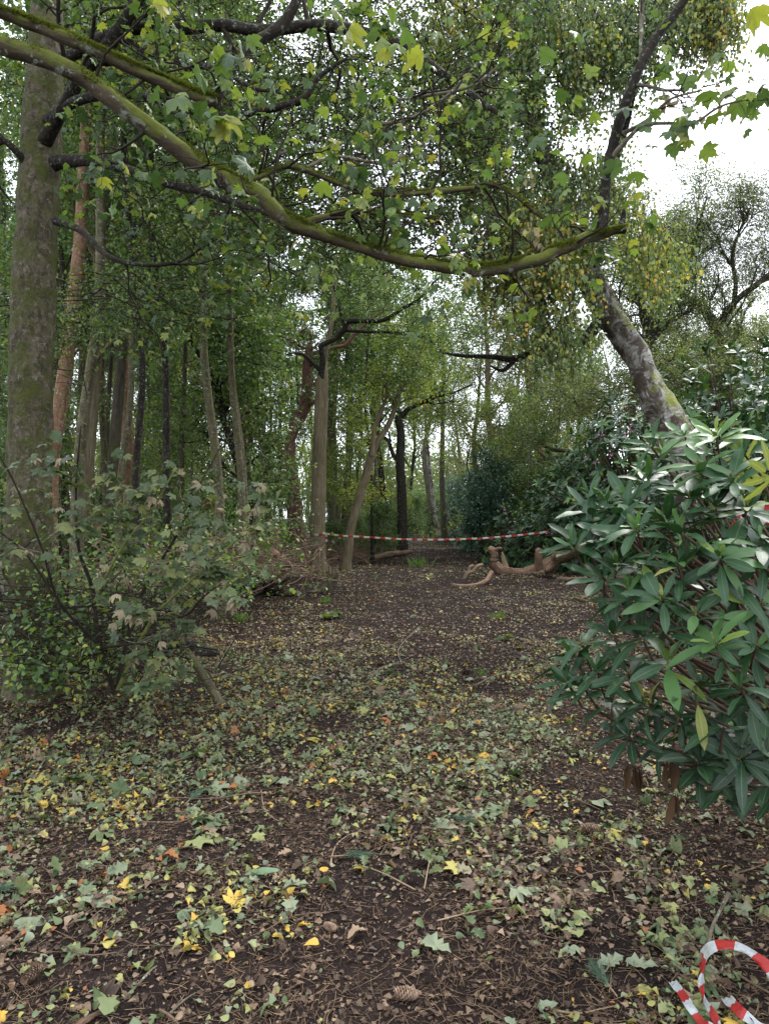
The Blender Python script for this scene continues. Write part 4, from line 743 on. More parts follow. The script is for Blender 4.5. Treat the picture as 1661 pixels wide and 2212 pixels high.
# the far wood as one mass, and its canopy closing behind everything
def far_wood():
    A = Acc(); C = Acc(); n = 520
    u = R_.uniform(-900, 2500, n); d = R_.uniform(78, 125, n); x = (u-830.5)/F_*d
    h = R_.uniform(9, 15, n)*(1-0.45*np.exp(-((u-1380)/130)**2)); z0 = H(x, d)
    pts = np.stack([np.stack([x, d, z0-.5], -1), np.stack([x+R_.normal(size=n)*.4, d, z0+h*.4], -1), np.stack([x+R_.normal(size=n)*.8, d, z0+h*.8], -1)], 1)
    V, Fq, B = tubes(pts, np.array([[.24, .18, .06]])*R_.uniform(.5, 1.1, (n, 1)), 5); A.add(V, Fq, B)
    m = 260; idx = np.repeat(np.arange(n), m); g = unit(R_.normal(size=(n*m, 3)))*R_.random((n*m, 1))**.33
    c = np.stack([x[idx]+g[:, 0]*3.2, d[idx]+g[:, 1]*3.2, z0[idx]+h[idx]*(.52+.48*g[:, 2])], -1); k = len(c)
    leaves(C, DIA, c, R_.normal(size=(k, 3)), upish(k, .8), R_.uniform(.28, .5, k), np.clip(R_.random(k)*.7+vn(c, 4)*.6, 0, 1))
    a, kw = A.args(); r = link('far_wood', mesh('far_wood', a[0], a[1], M['bark_grey'], **kw), None, None, 'stuff', 'far off woodland closing the view behind the path')
    a, kw = C.args(); link('foliage', mesh('foliage', a[0], a[1], M['leaf_olive'], smooth=False, **kw), r, None, 'stuff')
far_wood()
# ------------------------------------------------------------------ rhododendrons
def whorl(acc, c, axd, n, L, tm, tint, open_=70, leafobj=None):
    """n leaves round the shoot axis axd"""
    axd = unit(np.asarray(axd, float)); t = unit(np.cross(axd, [0.3, 0.2, 0.9])); s = np.cross(axd, t)
    out = []
    for k in range(n):
        a = 2*math.pi*(k+R_.uniform(-.25, .25))/n; rd = math.cos(a)*t+math.sin(a)*s
        o = math.radians(R_.normal(open_, 13)); d = math.cos(o)*axd+math.sin(o)*rd; nr = math.sin(o)*axd-math.cos(o)*rd
        out.append((c+axd*R_.uniform(-.02, .015)+d*.012, d, nr, L*R_.uniform(.7, 1.15), tint))
    return out
def flush(acc, rows, tm):
    if not rows: return
    leaves(acc, tm[:2], np.array([r[0] for r in rows]), np.array([r[1] for r in rows]), np.array([r[2] for r in rows]), np.array([r[3] for r in rows]), np.array([r[4] for r in rows]), mid=tm[2])
RH = [strap(.130, .10, .22, 8, 0), strap(.120, .26, .18, 8, 2), strap(.145, -.05, .30, 8, 4), strap(.125, .50, .12, 8, 1), strap(.140, .18, .40, 8, 5)]
RHL = strap(.15, .22, .25, 3, 0)

def front_rhododendron():
    bx, by = 2.75, 3.55
    root = thing('rhododendron_bush', 'large near rhododendron with long glossy green leaves in whorls beside bare soil', 'bush', (bx, by, Hs(bx, by)))
    W = []   # (u, v, d, leaf count, bright: lit top, shaded foot baked into tint)
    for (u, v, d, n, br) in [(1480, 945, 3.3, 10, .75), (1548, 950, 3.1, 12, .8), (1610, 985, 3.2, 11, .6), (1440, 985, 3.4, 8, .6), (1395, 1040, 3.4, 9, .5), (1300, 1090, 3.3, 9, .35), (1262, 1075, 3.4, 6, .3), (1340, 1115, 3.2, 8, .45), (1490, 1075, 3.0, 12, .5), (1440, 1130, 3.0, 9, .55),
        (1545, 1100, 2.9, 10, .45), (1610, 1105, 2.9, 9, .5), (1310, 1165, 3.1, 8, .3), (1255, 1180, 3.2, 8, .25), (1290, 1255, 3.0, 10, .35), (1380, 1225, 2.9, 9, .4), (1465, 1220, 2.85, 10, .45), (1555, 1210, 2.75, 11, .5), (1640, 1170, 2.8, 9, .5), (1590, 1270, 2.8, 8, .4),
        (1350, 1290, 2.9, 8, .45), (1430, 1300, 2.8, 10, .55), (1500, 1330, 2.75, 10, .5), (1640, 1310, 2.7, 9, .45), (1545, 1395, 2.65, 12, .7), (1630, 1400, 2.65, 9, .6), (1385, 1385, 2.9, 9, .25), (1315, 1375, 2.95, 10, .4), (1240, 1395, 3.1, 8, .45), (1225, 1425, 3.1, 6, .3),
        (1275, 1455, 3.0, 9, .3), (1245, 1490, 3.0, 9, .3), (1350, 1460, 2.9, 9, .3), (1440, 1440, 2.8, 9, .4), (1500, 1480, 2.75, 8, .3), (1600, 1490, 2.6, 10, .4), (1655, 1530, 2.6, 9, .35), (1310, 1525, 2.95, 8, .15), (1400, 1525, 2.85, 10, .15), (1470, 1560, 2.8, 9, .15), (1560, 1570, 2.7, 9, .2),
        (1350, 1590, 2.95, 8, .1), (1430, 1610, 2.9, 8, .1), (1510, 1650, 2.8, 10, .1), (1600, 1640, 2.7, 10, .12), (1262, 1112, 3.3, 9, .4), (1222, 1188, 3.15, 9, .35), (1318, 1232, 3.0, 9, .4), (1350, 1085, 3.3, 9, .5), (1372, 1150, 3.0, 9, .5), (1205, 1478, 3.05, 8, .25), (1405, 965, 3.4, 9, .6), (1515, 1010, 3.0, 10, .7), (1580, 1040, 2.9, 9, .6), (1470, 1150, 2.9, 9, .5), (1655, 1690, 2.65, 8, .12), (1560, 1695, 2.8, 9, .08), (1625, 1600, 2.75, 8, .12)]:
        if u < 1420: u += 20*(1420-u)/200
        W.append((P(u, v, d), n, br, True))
    for _ in range(62):       # bush body behind and beyond the frame, inner shade put into darker tint
        g = unit(R_.normal(size=3))*R_.uniform(.55, 1)
        c = np.array([2.35+g[0]*1.15, 3.7+g[1]*.8, 1.12+g[2]*.85])
        u, v = proj(c)
        if u < 70+np.interp(v, [900, 950, 1080, 1180, 1250, 1330, 1385, 1480, 1540, 1620, 1700, 1800], [1560, 1450, 1250, 1240, 1340, 1400, 1260, 1230, 1310, 1350, 1500, 1600]) or v < 925: continue
        if c[1] < 3.15: continue
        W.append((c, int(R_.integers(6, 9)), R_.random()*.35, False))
    hub = np.array([bx, by, .12]); var = []
    for tm in RH:
        for tnt in (.1, .35, .55, .75, .95): var.append((tnt, mesh_leaf(tm, M['leaf_rho'], tnt)))
    yel = [mesh_leaf(tm, M['leaf_under'], .9) for tm in RH[1:4]]; wid = strap(.22, .5, .1, 8, 3), strap(.11, .6, .5, 8, 6); var += [(t_, mesh_leaf(q, M['leaf_rho'], t_)) for q in wid for t_ in (.15, .45, .7)]
    und = [mesh_leaf(tm, M['leaf_under'], .5) for tm in RH[:2]]
    S = Acc(); rest = []; cand = []; buds = Acc()
    for c, n, br, hero in W:
        out = unit(c-np.array([2.5, 3.9, .75])+R_.normal(size=3)*.15); axd = unit(out*.42+np.array([-.05, -.10, .75])+R_.normal(size=3)*.24)
        if c[2] < .45: axd = unit(out*.8+np.array([-.1, -.5, .1])+R_.normal(size=3)*.15)
        mid = hub*(.42)+c*.58+R_.normal(size=3)*.08; mid[2] = min(mid[2], c[2]-.03)*.9
        w0 = hub+R_.normal(size=3)*np.array([.12, .12, 0])
        p, r, _ = resample([w0, hub*.75+c*.25+R_.normal(size=3)*.06, mid, c-axd*.12, c], [.02, .015, .010, .006, .005], 18)
        V, Fq, B = tubes(p[None], r[None], 6, .1); S.add(V, Fq, B)
        L = R_.uniform(.135, .19) if hero else R_.uniform(.12, .17)
        u0_ = proj(c)[0]; rows = whorl(None, c, axd, max(5, n-int(R_.integers(0, 4))), L, None, br, R_.uniform(50, 92))
        if R_.random() < .45: rows += whorl(None, c+axd*.012, axd, 4, L*.55, None, min(1, br+.35), 28)
        if hero and u0_ > 1440: rows += whorl(None, c-axd*.055, axd, 3, L*.95, None, br*.7, 98)
        for rr in rows: cand.append((hero, c[1], rr))
        if R_.random() < .5:
            V, Fb, m_ = strap(.16, 0, .5, 3); rb = whorl(None, c, axd, 5, .03, None, 1, 18); flush(buds, rb, (V, Fb, m_))
    cand.sort(key=lambda x: (not x[0], x[1]))
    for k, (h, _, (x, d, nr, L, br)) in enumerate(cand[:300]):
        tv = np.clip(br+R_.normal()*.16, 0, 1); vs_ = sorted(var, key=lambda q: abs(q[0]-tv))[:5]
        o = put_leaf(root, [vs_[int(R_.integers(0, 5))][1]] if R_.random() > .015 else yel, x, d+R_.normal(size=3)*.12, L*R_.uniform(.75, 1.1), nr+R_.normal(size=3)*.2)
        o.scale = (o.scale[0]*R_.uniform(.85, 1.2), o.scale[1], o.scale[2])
    C = Acc()
    rows = [c[2] for c in cand[300:]]; R_.shuffle(rows) if False else None
    for k in range(5): flush(C, rows[k::5], RH[k])
    C.part('foliage', root, M['leaf_rho'], kind='stuff')
    S.part('stems', root, M['stem_rhodo'], kind='stuff'); buds.part('buds', root, M['stem_green'], kind='stuff')
    # pale underside whorl near the frame edge
    for c in (P(1665, 1025, 2.7), P(1600, 1015, 3.3)):
        for x, d, nr, L, br in whorl(None, c, np.array([.35, -.75, -.35]), 9, .15, None, .5, 80): put_leaf(root, und, x, d, L, nr, name='leaf')
    # withered hanging whorls
    dead = mesh_leaf(strap(.13, .1, .9, 5, 1), barkmat('withered_rhododendron', (.03, .018, .01), (.14, .08, .04), 20), .3)
    for (u, v, d) in [(1362, 1650, 3.0), (1450, 1640, 2.9), (1455, 1720, 2.95)]:
        c = P(u, v, d)
        for k in range(9 if v < 1700 else 4):
            ax = np.array([R_.normal()*.22, R_.normal()*.2, -1]); o = put_leaf(root, [dead], c+R_.normal(size=3)*.01, ax, R_.uniform(.09, .14), R_.normal(size=3), name='withered_leaf')
    a = Acc()
    for (u, v, d) in [(1362, 1650, 3.0), (1450, 1640, 2.9)]:
        limb3(a, [P(u, v, d), P(u+6, v-60, d+.05), P(u+20, v-120, d+.15)], [.004, .004, .005], 6, .03)
    a.part('withered_stalks', root, M['brush'], kind='stuff')
front_rhododendron()

def rho_mesh(name, nW, rx, ry, rz, L, npl=7, shell=.75, seed=1, matn='leaf_rho'):
    rg = np.random.default_rng(seed)
    g = unit(rg.normal(size=(nW, 3))); g[:, 2] = np.abs(g[:, 2])*1.0-0.12; g = unit(g); lump = 1+vn(g*2.2, 1, seed)*.45
    rad = (shell+(1-shell)*rg.random(nW))*lump; c = g*rad[:, None]*np.array([rx, ry, rz]); c[:, 2] = np.maximum(c[:, 2], .08)
    ax = unit(g*np.array([1, 1, .8])+np.array([0, 0, .55])+rg.normal(size=(nW, 3))*.3)
    n = nW*npl; a = (np.tile(np.arange(npl), nW)+rg.uniform(-.3, .3, n))/npl*2*math.pi
    A = np.repeat(ax, npl, 0); t = unit(np.cross(A, [0.3, .2, .9])); s = np.cross(A, t); rd = np.cos(a)[:, None]*t+np.sin(a)[:, None]*s
    o = np.radians(rg.normal(68, 14, n))[:, None]; d = np.cos(o)*A+np.sin(o)*rd; nr = np.sin(o)*A-np.cos(o)*rd
    C = Acc(); cl = np.repeat(rg.random(nW), npl)
    leaves(C, RHL[:2], np.repeat(c, npl, 0), d, nr, L*rg.uniform(.7, 1.2, n), np.clip(cl*.75+rg.random(n)*.3, 0, 1), mid=RHL[2])
    a_, kw = C.args(); lm = mesh('foliage', a_[0], a_[1], M[matn], **kw)
    S = Acc(); k = nW//4; pts = np.stack([np.stack([rg.normal(size=k)*rx*.08, rg.normal(size=k)*ry*.08, np.full(k, -.1)], -1), c[:k]*np.array([.35, .35, .45]), c[:k]*.8, c[:k]], 1)
    V, Fq, B = tubes(pts, np.array([[.035, .022, .012, .006]])*np.ones((k, 1)), 4); S.add(V, Fq, B); a_, kw = S.args(); sm = mesh('stems', a_[0], a_[1], M['stem_rhodo'], **kw)
    return [('stems', sm, 'stuff'), ('foliage', lm, 'stuff')]
RP = [rho_mesh('a', 620, 1.5, 1.3, 1.9, .13, seed=3), rho_mesh('b', 560, 1.6, 1.4, 1.6, .13, seed=8), rho_mesh('c', 700, 1.3, 1.2, 2.4, .13, seed=12)]
for (u, d, k, s, sz, lb) in [
    (1150, 25, 1, 1.25, 1.15, 'low dark rhododendron at the end of the barrier tape'), (1215, 22.6, 0, 1.25, 1.15, 'dark rhododendron directly behind the fallen red trunk'), (1275, 21.5, 2, 1.3, 1.0, 'rhododendron mound behind the upright stub of the fallen trunk'),
    (1225, 25.5, 2, 1.5, 1.15, 'light tipped rhododendron rising above the tape end'), (1590, 9.0, 2, .72, 1.5, 'narrow rhododendron hiding the foot of the leaning birch'), (1480, 17, 2, 1.25, 1.15, 'tall rhododendron below the leaning birch'), (1600, 14, 0, 1.4, 1.25, 'broad rhododendron at the foot of the leaning birch'),
    (1160, 30, 0, 1.5, 1.25, 'rhododendron bank set back behind the tape end'), (1090, 35, 1, 1.5, 1.1, 'small rhododendron mound beyond the tape by the path'), (1660, 11.5, 1, 1.15, 1.55, 'rhododendron in front of the birch foot'),
    (1730, 9.3, 0, .85, 1.45, 'shaded rhododendron between birch foot and glossy near bush'), (1720, 10.5, 1, .6, 1.0, 'low rhododendron over the old grey logs'), (1745, 8.6, 2, 1.0, 1.45, 'tall rhododendron rising darkly beside the frame edge above the near bush'),
    (1765, 7.9, 0, .75, 2.15, 'dense dark rhododendron just above the topmost glossy whorls'), (1880, 7.6, 2, 1.0, 1.7, 'tallest rhododendron half out of view at the frame edge'), (1620, 12, 2, 1.5, 1.35, 'rhododendron tree under the spreading oak'), (1800, 5.6, 0, .7, 1.1, 'rhododendron behind the red tape bundle'),
    (1520, 16, 2, 1.4, 1.25, 'rhododendron thicket behind the birch trunk'), (1400, 21, 0, 2.0, 1.4, 'high rhododendron bank beneath the many stemmed oak'), (1560, 24, 1, 2.2, 1.8, 'wide rhododendron bank below the spreading oak'), (1310, 28, 1, 2.0, 1.7, 'distant rhododendron bank between the birch and the taped bushes')]:
    x = xat(u, d); place(RP[k], 'rhododendron_bush', lb, 'bush', x, d, s, group='rhododendrons along the far side of the path', sz=sz)
# sprinkled flowers on the middle bushes
FL = Acc(); fp = np.array([P(u, v, d)+R_.normal(size=3)*.035 for (u, v, d) in [(1093, 1103, 19), (1102, 1150, 19), (1130, 1145, 19), (1262, 990, 15.8), (1320, 985, 14), (1285, 1000, 15), (1185, 1150, 17.5), (1350, 880, 13.5), (1400, 890, 12.8), (1420, 878, 12.3), (1300, 940, 16), (1235, 960, 16.5), (1360, 925, 12.8), (1310, 1040, 13)] for _ in range(6)])
leaves(FL, BIR4, fp, R_.normal(size=fp.shape), R_.normal(size=fp.shape), R_.uniform(.03, .05, len(fp)), R_.random(len(fp)))
FL.obj('purple_blossom', M['flower'], 'scattered small purple flowers on the middle rhododendrons', kind='stuff', smooth=False)

# ------------------------------------------------------------------ sycamore saplings on the near left
def sapling():
    b = P(470, 1512, 6.2)
    root = thing('sycamore_sapling', 'leafy sycamore sapling with green and withered beige leaves over the brushwood', 'sapling', (-1.75, 5.6, Hs(-1.75, 5.6)))
    L0 = [[(250, 1500, 5.6, 10), (215, 1380, 5.5, 9), (200, 1270, 5.5, 8), (170, 1180, 5.4, 7), (165, 1050, 5.4, 5), (175, 920, 5.3, 3)],
          [(255, 1490, 5.6, 9), (330, 1340, 5.5, 8), (430, 1240, 5.4, 6), (520, 1160, 5.3, 4), (600, 1085, 5.2, 2)],
          [(250, 1500, 5.6, 9), (300, 1300, 5.8, 8), (380, 1160, 5.9, 6), (430, 1050, 6, 4), (480, 960, 6, 2)],
          [(220, 1400, 5.5, 7), (130, 1300, 5.2, 6), (90, 1180, 5.0, 5), (20, 1020, 4.9, 4), (-40, 930, 4.8, 3)],
          [(205, 1300, 5.5, 7), (260, 1190, 5.3, 6), (330, 1100, 5.2, 5), (380, 1010, 5.1, 3)],
          [(120, 1290, 5.2, 5), (60, 1200, 5.1, 4), (0, 1150, 5, 3), (-60, 1120, 5, 2)],
          [(330, 1340, 5.5, 6), (400, 1330, 5.2, 5), (440, 1290, 5, 4), (480, 1260, 4.9, 2)],
          [(215, 1400, 5.5, 6), (300, 1390, 5.1, 5), (340, 1400, 5.0, 3), (370, 1420, 5.0, 2)]]
    P_, R2 = [], []
    for k, L in enumerate(L0):
        a = Acc(); q, r = limb(a, L, 8, .05, .1); a.part('stem', root, M['stem_green' if k in (1, 4) else 'twig']); P_.append(q); R2.append(r)
    PP, RR = np.stack(P_), np.stack(R2)
    b1, r1 = spawn(PP, RR, 8, .25, 1, 50, (.35, .9), .6, 7, .18, .12, rmax=.005, flat=.4)
    b2, r2 = spawn(b1, r1, 3, .2, 1, 40, (.15, .35), .7, 4, .15, .02)
    A = Acc()
    for bb, rr in ((b1, r1), (b2, r2)):
        V, Fq, B = tubes(bb, np.maximum(rr, .0016), 4); A.add(V, Fq, B)
    A.part('twigs', root, M['twig_grey'], kind='stuff')
    p, tg = along(b2, 4, .2, 1); p2, tg2 = along(b1, 4, .3, 1); p = np.concatenate([p, p2]); tg = np.concatenate([tg, tg2])
    # fill the lit mass
    n = 520; uu = R_.uniform(0, 1, n); us = 20+uu*570; vt = 950+np.abs(us-180)*.32+np.clip(us-350, 0, 300)*.15; vs_ = vt+R_.random(n)*(1330-vt)
    dd = R_.uniform(4.8, 6.0, n); pf = np.stack([(us-830.5)/F_*dd, dd, EYE+(1120-vs_)/F_*dd], -1)
    pf = pf[vn(pf, .45)+vn(pf, .2, 4)*.6 > .02]; p = np.concatenate([p, pf]); tg = np.concatenate([tg, R_.normal(size=pf.shape)])
    u, v = proj(p); top = 930+np.abs(u-170)*.28
    keep = (v > top) & (v < 1490) & (vn(p, .5, 8)+R_.normal(size=len(p))*.12 > -.14) & (u < 640) & (u < 620-np.clip(v-1180, 0, 400)*.75); p, tg = p[keep], tg[keep]
    p = p[R_.permutation(len(p))]
    ordr = np.argsort(p[:, 1]); var = [mesh_leaf(syc(c, s), M['leaf_sap'], t) for c, s, t in ((.35, 0, .2), (.5, 2, .45), (.25, 3, .6), (.7, 5, .85), (.4, 4, .35), (.2, 6, .05))]
    dry = [mesh_leaf(syc(c, s), M['leaf_dry'], t) for c, s, t in ((1.5, 1, .3), (1.9, 3, .8), (1.2, 5, .55))]
    for i in ordr[:300]:
        x = p[i]; isd = R_.random() < .13
        ax = Vector((R_.normal()*.8, -abs(R_.normal())*.5, -.25+R_.normal()*.25))
        o = put_leaf(root, dry if isd else var, x, ax, R_.uniform(.05, .08) if isd else R_.uniform(.055, .10), Vector((R_.normal()*.35, -.35+R_.normal()*.3, 1)))
        if isd: o.name = 'withered_leaf'
    rest = p[ordr[300:]]; k = len(rest); dm = R_.random(k) < .10
    for mask, mt, cu, nm in ((~dm, 'leaf_sap', .45, 'foliage'), (dm, 'leaf_dry', 1.5, 'withered_foliage')):
        C = Acc(); q = rest[mask]; m = len(q); ax = R_.normal(size=(m, 3))*.8; ax[:, 2] = ax[:, 2]*.3-.25; nr = upish(m, .4); nr[:, 1] -= .3
        leaves(C, syc(cu, 2), q, ax, nr, R_.uniform(.05, .09, m), R_.random(m)); C.part(nm, root, M[mt], kind='stuff', smooth=False)
sapling()
def leaning_stick(name, label, pts, mat, S=10, rough=.2, extra=(), group=None, cat='branch', **k):
    a = Acc(); limb(a, pts, S, .03, rough, .05, wob=k.get('wob', .02))
    for e in extra: limb(a, e, max(5, S-3), .03, rough, .05, wob=.01)
    return a.obj(name, M[mat], label, cat, group=group)
leaning_stick('leaning_sapling_stem', 'pale greenish bare stem leaning out of the sapling to the leaf litter', [(498, 1540, 6.0, 20), (470, 1500, 6.05, 19), (430, 1440, 6.1, 18), (402, 1405, 6.15, 17), (388, 1375, 6.2, 16), (380, 1325, 6.25, 15), (368, 1280, 6.3, 13), (357, 1230, 6.4, 11), (360, 1190, 6.5, 8)], 'bark_olive', cat='stem', extra=[[(388, 1375, 6.2, 9), (410, 1320, 6.1, 6), (440, 1290, 6, 4)]])
leaning_stick('curved_log', 'dark arched dead branch lying behind the pale leaning stem', [(300, 1455, 8.2, 20), (318, 1432, 8.2, 26), (345, 1402, 8.3, 28), (380, 1388, 8.4, 26), (415, 1396, 8.4, 28), (440, 1412, 8.3, 32), (468, 1414, 8.2, 30)], 'bark_dark', 14, .25, cat='log')
# brush heap: countless thin sticks
def stickheap(label, boxes, mat, seed, name='brushwood', down=.25):
    A = Acc()
    for (u, v, d, ru, rv, rd, n, L0_, L1_, w) in boxes:
        g = R_.normal(size=(n, 3))*.55; uu, vv, dd = u+g[:, 0]*ru, v+g[:, 1]*rv, d+g[:, 2]*rd
        c = np.stack([(uu-830.5)/F_*dd, dd, EYE+(1120-vv)/F_*dd], -1); c[:, 2] = np.maximum(c[:, 2], H(c[:, 0], c[:, 1])+.03)
        dr = R_.normal(size=(n, 3)); dr[:, 2] *= .4; dr = unit(dr); ln = R_.uniform(L0_, L1_, n)[:, None]
        K = 6; sag = R_.normal(size=(n, 3))*.12
        t = np.linspace(-.5, .5, K); pts = c[:, None]+dr[:, None]*ln[:, None]*t[None, :, None]+sag[:, None]*ln[:, None]*(1-4*t*t)[None, :, None]
        zz = H(pts[..., 0], pts[..., 1])+.01; pts[..., 2] = np.maximum(pts[..., 2], zz)
        V, Fq, B = tubes(pts, (np.linspace(1, .4, K)[None])*R_.uniform(.3, 1, (n, 1))**1.5*w, 4, .1); A.add(V, Fq, B)
    A.obj(name, M[mat], label, kind='stuff')
stickheap('heap of dry brown brushwood and bracken between the trunks', [(540, 1215, 13, 130, 26, 1.5, 240, .4, 1.4, .013), (420, 1200, 12, 160, 30, 2, 200, .4, 1.5, .013), (300, 1230, 10, 200, 40, 2, 150, .5, 1.6, .013), (640, 1195, 20, 60, 22, 2, 160, .5, 1.6, .012), (735, 1195, 26, 60, 22, 2, 260, .5, 1.8, .014), (790, 1185, 30, 60, 16, 3, 200, .6, 2.0, .016)], 'brush', 1)
stickheap('tangle of thin dark twigs and bramble under the sapling', [(120, 1370, 5.9, 200, 90, .7, 230, .35, 1.2, .0075), (260, 1400, 6.2, 150, 70, .7, 130, .35, 1.1, .0075), (60, 1270, 6.1, 110, 80, .6, 60, .35, 1.0, .007), (330, 1320, 7.5, 160, 50, 1, 120, .4, 1.2, .009)], 'twig', 2)
def bramble():
    C = Acc()
    for (u, v, d, ru, rv, rd, n, s, mt) in [(100, 1380, 5.7, 170, 110, .6, 800, .05, 0), (250, 1410, 5.9, 160, 80, .5, 520, .045, 0), (150, 1250, 6.0, 180, 90, .5, 420, .045, 0), (80, 1450, 5.4, 120, 40, .4, 120, .05, 0), (450, 1240, 9, 170, 60, 1, 700, .06, 0), (600, 1150, 15, 70, 60, 1, 600, .065, 0), (330, 1230, 8.5, 220, 80, 1.2, 800, .06, 0), (450, 1150, 13, 180, 60, 2, 900, .07, 0), (250, 1130, 12, 160, 60, 2, 500, .07, 0)]:
        g = R_.normal(size=(n, 3))*.55; uu, vv, dd = u+g[:, 0]*ru, v+g[:, 1]*rv, d+g[:, 2]*rd
        c = np.stack([(uu-830.5)/F_*dd, dd, EYE+(1120-vv)/F_*dd], -1); c[:, 2] = np.maximum(c[:, 2], H(c[:, 0], c[:, 1])+.03)
        leaves(C, bir(.2, 1), c, R_.normal(size=c.shape)-np.array([0, 0, .3]), upish(n, .6), s*R_.uniform(.6, 1.2, n), R_.random(n)**1.5*.9)
    C.obj('undergrowth', M['leaf_wood'], 'low bramble leaves growing through the twigs', kind='stuff', smooth=False)
    C = Acc(); c = []
    for (u0, v0, d) in [(165, 1350, 5.3), (185, 1380, 5.3), (205, 1420, 5.2), (350, 1440, 4.9), (330, 1465, 4.9), (305, 1490, 4.9), (380, 1420, 4.9), (20, 1380, 5.2), (30, 1430, 5.2), (170, 1460, 5.1), (190, 1490, 5.1)]:
        for k in range(6): c.append(P(u0+R_.normal()*9-k*2.5, v0+k*9.5, d+R_.normal()*.03))
    c = np.array(c); ax = R_.normal(size=c.shape)*.4; ax[:, 2] -= 1
    leaves(C, bir(.2, 1), c, ax, R_.normal(size=c.shape)+np.array([0, -1, .3]), R_.uniform(.025, .045, len(c)), R_.uniform(.3, .85, len(c)))
    C.obj('birch_twig', M['leaf_birch'], 'fallen birch twigs hung with yellow green leaves in the dark tangle', 'twig', kind='stuff', smooth=False)
bramble()

# ------------------------------------------------------------------ dead wood
def multi(name, label, cat, limbs, mat, S=14, rough=.2, kinds=None, step=.04):
    b = P(*limbs[0][0][:3]); root = thing(name, label, cat, (b[0], b[1], Hs(b[0], b[1])))
    for k, L in enumerate(limbs):
        a = Acc(); limb(a, L, S if k == 0 else 9, step, rough, .12, wob=.03); a.part('trunk' if k == 0 else 'limb', root, mat if not isinstance(mat, list) else mat[k])
    return root
multi('fallen_tree', 'barkless reddish fallen trunk with upright stub and curled end by the rhododendrons', 'fallen tree',
  [[(1262, 1176, 19.5, 20), (1238, 1186, 19.6, 30), (1215, 1200, 19.8, 34), (1195, 1214, 20, 28), (1170, 1228, 20, 28), (1135, 1238, 20, 26), (1100, 1236, 20, 24), (1075, 1228, 20, 24), (1064, 1215, 20, 19), (1067, 1202, 20, 16), (1063, 1190, 20, 16), (1055, 1184, 20, 12)],
   [(1163, 1228, 19.9, 20), (1164, 1205, 19.8, 17), (1163, 1186, 19.8, 16)], [(1063, 1190, 20, 12), (1078, 1184, 19.9, 7), (1084, 1186, 19.9, 3)], [(1195, 1218, 20, 20), (1175, 1235, 19.8, 14), (1160, 1240, 19.7, 9)]], M['wood_red'], rough=.34)
leaning_stick('fallen_branch', 'smooth tan branch with sawn end lying beside the path', [(978, 1266, 17, 11), (1000, 1268, 17, 11), (1030, 1264, 17, 10), (1050, 1254, 17.2, 9), (1062, 1236, 17.5, 9)], 'wood_red')
leaning_stick('fallen_branch', 'forked tan branch just past the sawn branch', [(1002, 1252, 18.5, 8), (1008, 1240, 18.5, 9), (1022, 1234, 18.5, 9), (1030, 1224, 18.5, 9), (1042, 1220, 18.5, 7)], 'wood_pale', extra=[[(1012, 1238, 18.5, 7), (1014, 1226, 18.5, 7), (1022, 1222, 18.5, 6)]])
leaning_stick('dead_stump', 'small jagged stump behind the curled end of the fallen trunk', [(1092, 1228, 21, 16), (1088, 1212, 21, 12), (1086, 1200, 21, 8), (1084, 1192, 21, 3)], 'wood_pale', cat='stump')
def rootball():
    A = Acc(); c = P(1183, 1258, 18.2); n = 150
    d = unit(R_.normal(size=(n, 3))); L = R_.uniform(.12, .34, n)[:, None]
    p = np.stack([c+d*.03, c+d*L*.5+R_.normal(size=(n, 3))*.05, c+d*L+R_.normal(size=(n, 3))*.08], 1); p[..., 2] = np.maximum(p[..., 2], .03)
    V, Fq, B = tubes(p, np.array([[.03, .018, .007]])*np.ones((n, 1)), 5, .3); A.add(V, Fq, B)
    A.obj('root_clump', M['bark_rot'], 'black rotten root clump below the fallen red trunk', 'root clump')
rootball()
leaning_stick('old_log', 'grey brown old log running from the root clump into the rhododendrons', [(1205, 1252, 18, 11), (1240, 1254, 17.5, 13), (1290, 1252, 17, 13), (1360, 1250, 16, 13)], 'brush', 12, cat='log')
leaning_stick('dead_branch', 'spiky dead branch leaning on the slope before the near bush', [(1245, 1300, 14, 5), (1285, 1280, 14, 9), (1310, 1262, 14, 10), (1340, 1258, 14, 10)], 'wood_red', extra=[[(1300, 1268, 14, 6), (1290, 1256, 14, 4), (1280, 1250, 14, 2)]])
leaning_stick('dead_branch', 'thin rusty branch on the soil under the glossy bush edge', [(1240, 1292, 13.2, 5), (1270, 1300, 13.2, 8), (1310, 1298, 13.1, 7), (1350, 1302, 13, 6)], 'brush', extra=[[(1290, 1298, 13.1, 5), (1265, 1285, 13.1, 3)]])
multi('mossy_stump', 'short mossy stump leaning with a splinter on top beside the path', 'stump', [[(700, 1280, 15.2, 28), (707, 1270, 15.2, 24), (714, 1256, 15.2, 20), (722, 1242, 15.2, 18), (726, 1232, 15.2, 14)], [(716, 1250, 15.2, 6), (713, 1236, 15.2, 4), (713, 1224, 15.2, 2)], [(700, 1278, 15.2, 12), (680, 1280, 15, 8), (660, 1279, 14.9, 4)]], [M['bark_olive'], M['wood_pale'], M['bark_olive']])
leaning_stick('antler_branch', 'bone pale antler shaped branch at the foot of the purplish pine', [(622, 1242, 20, 7), (640, 1232, 20, 9), (650, 1230, 20, 11), (664, 1238, 20, 12), (672, 1236, 20, 10), (677, 1222, 20, 7)], 'wood_pale', extra=[[(648, 1232, 20, 8), (640, 1240, 19.9, 6), (620, 1246, 19.8, 4)], [(664, 1238, 20, 8), (672, 1250, 19.8, 5)]])
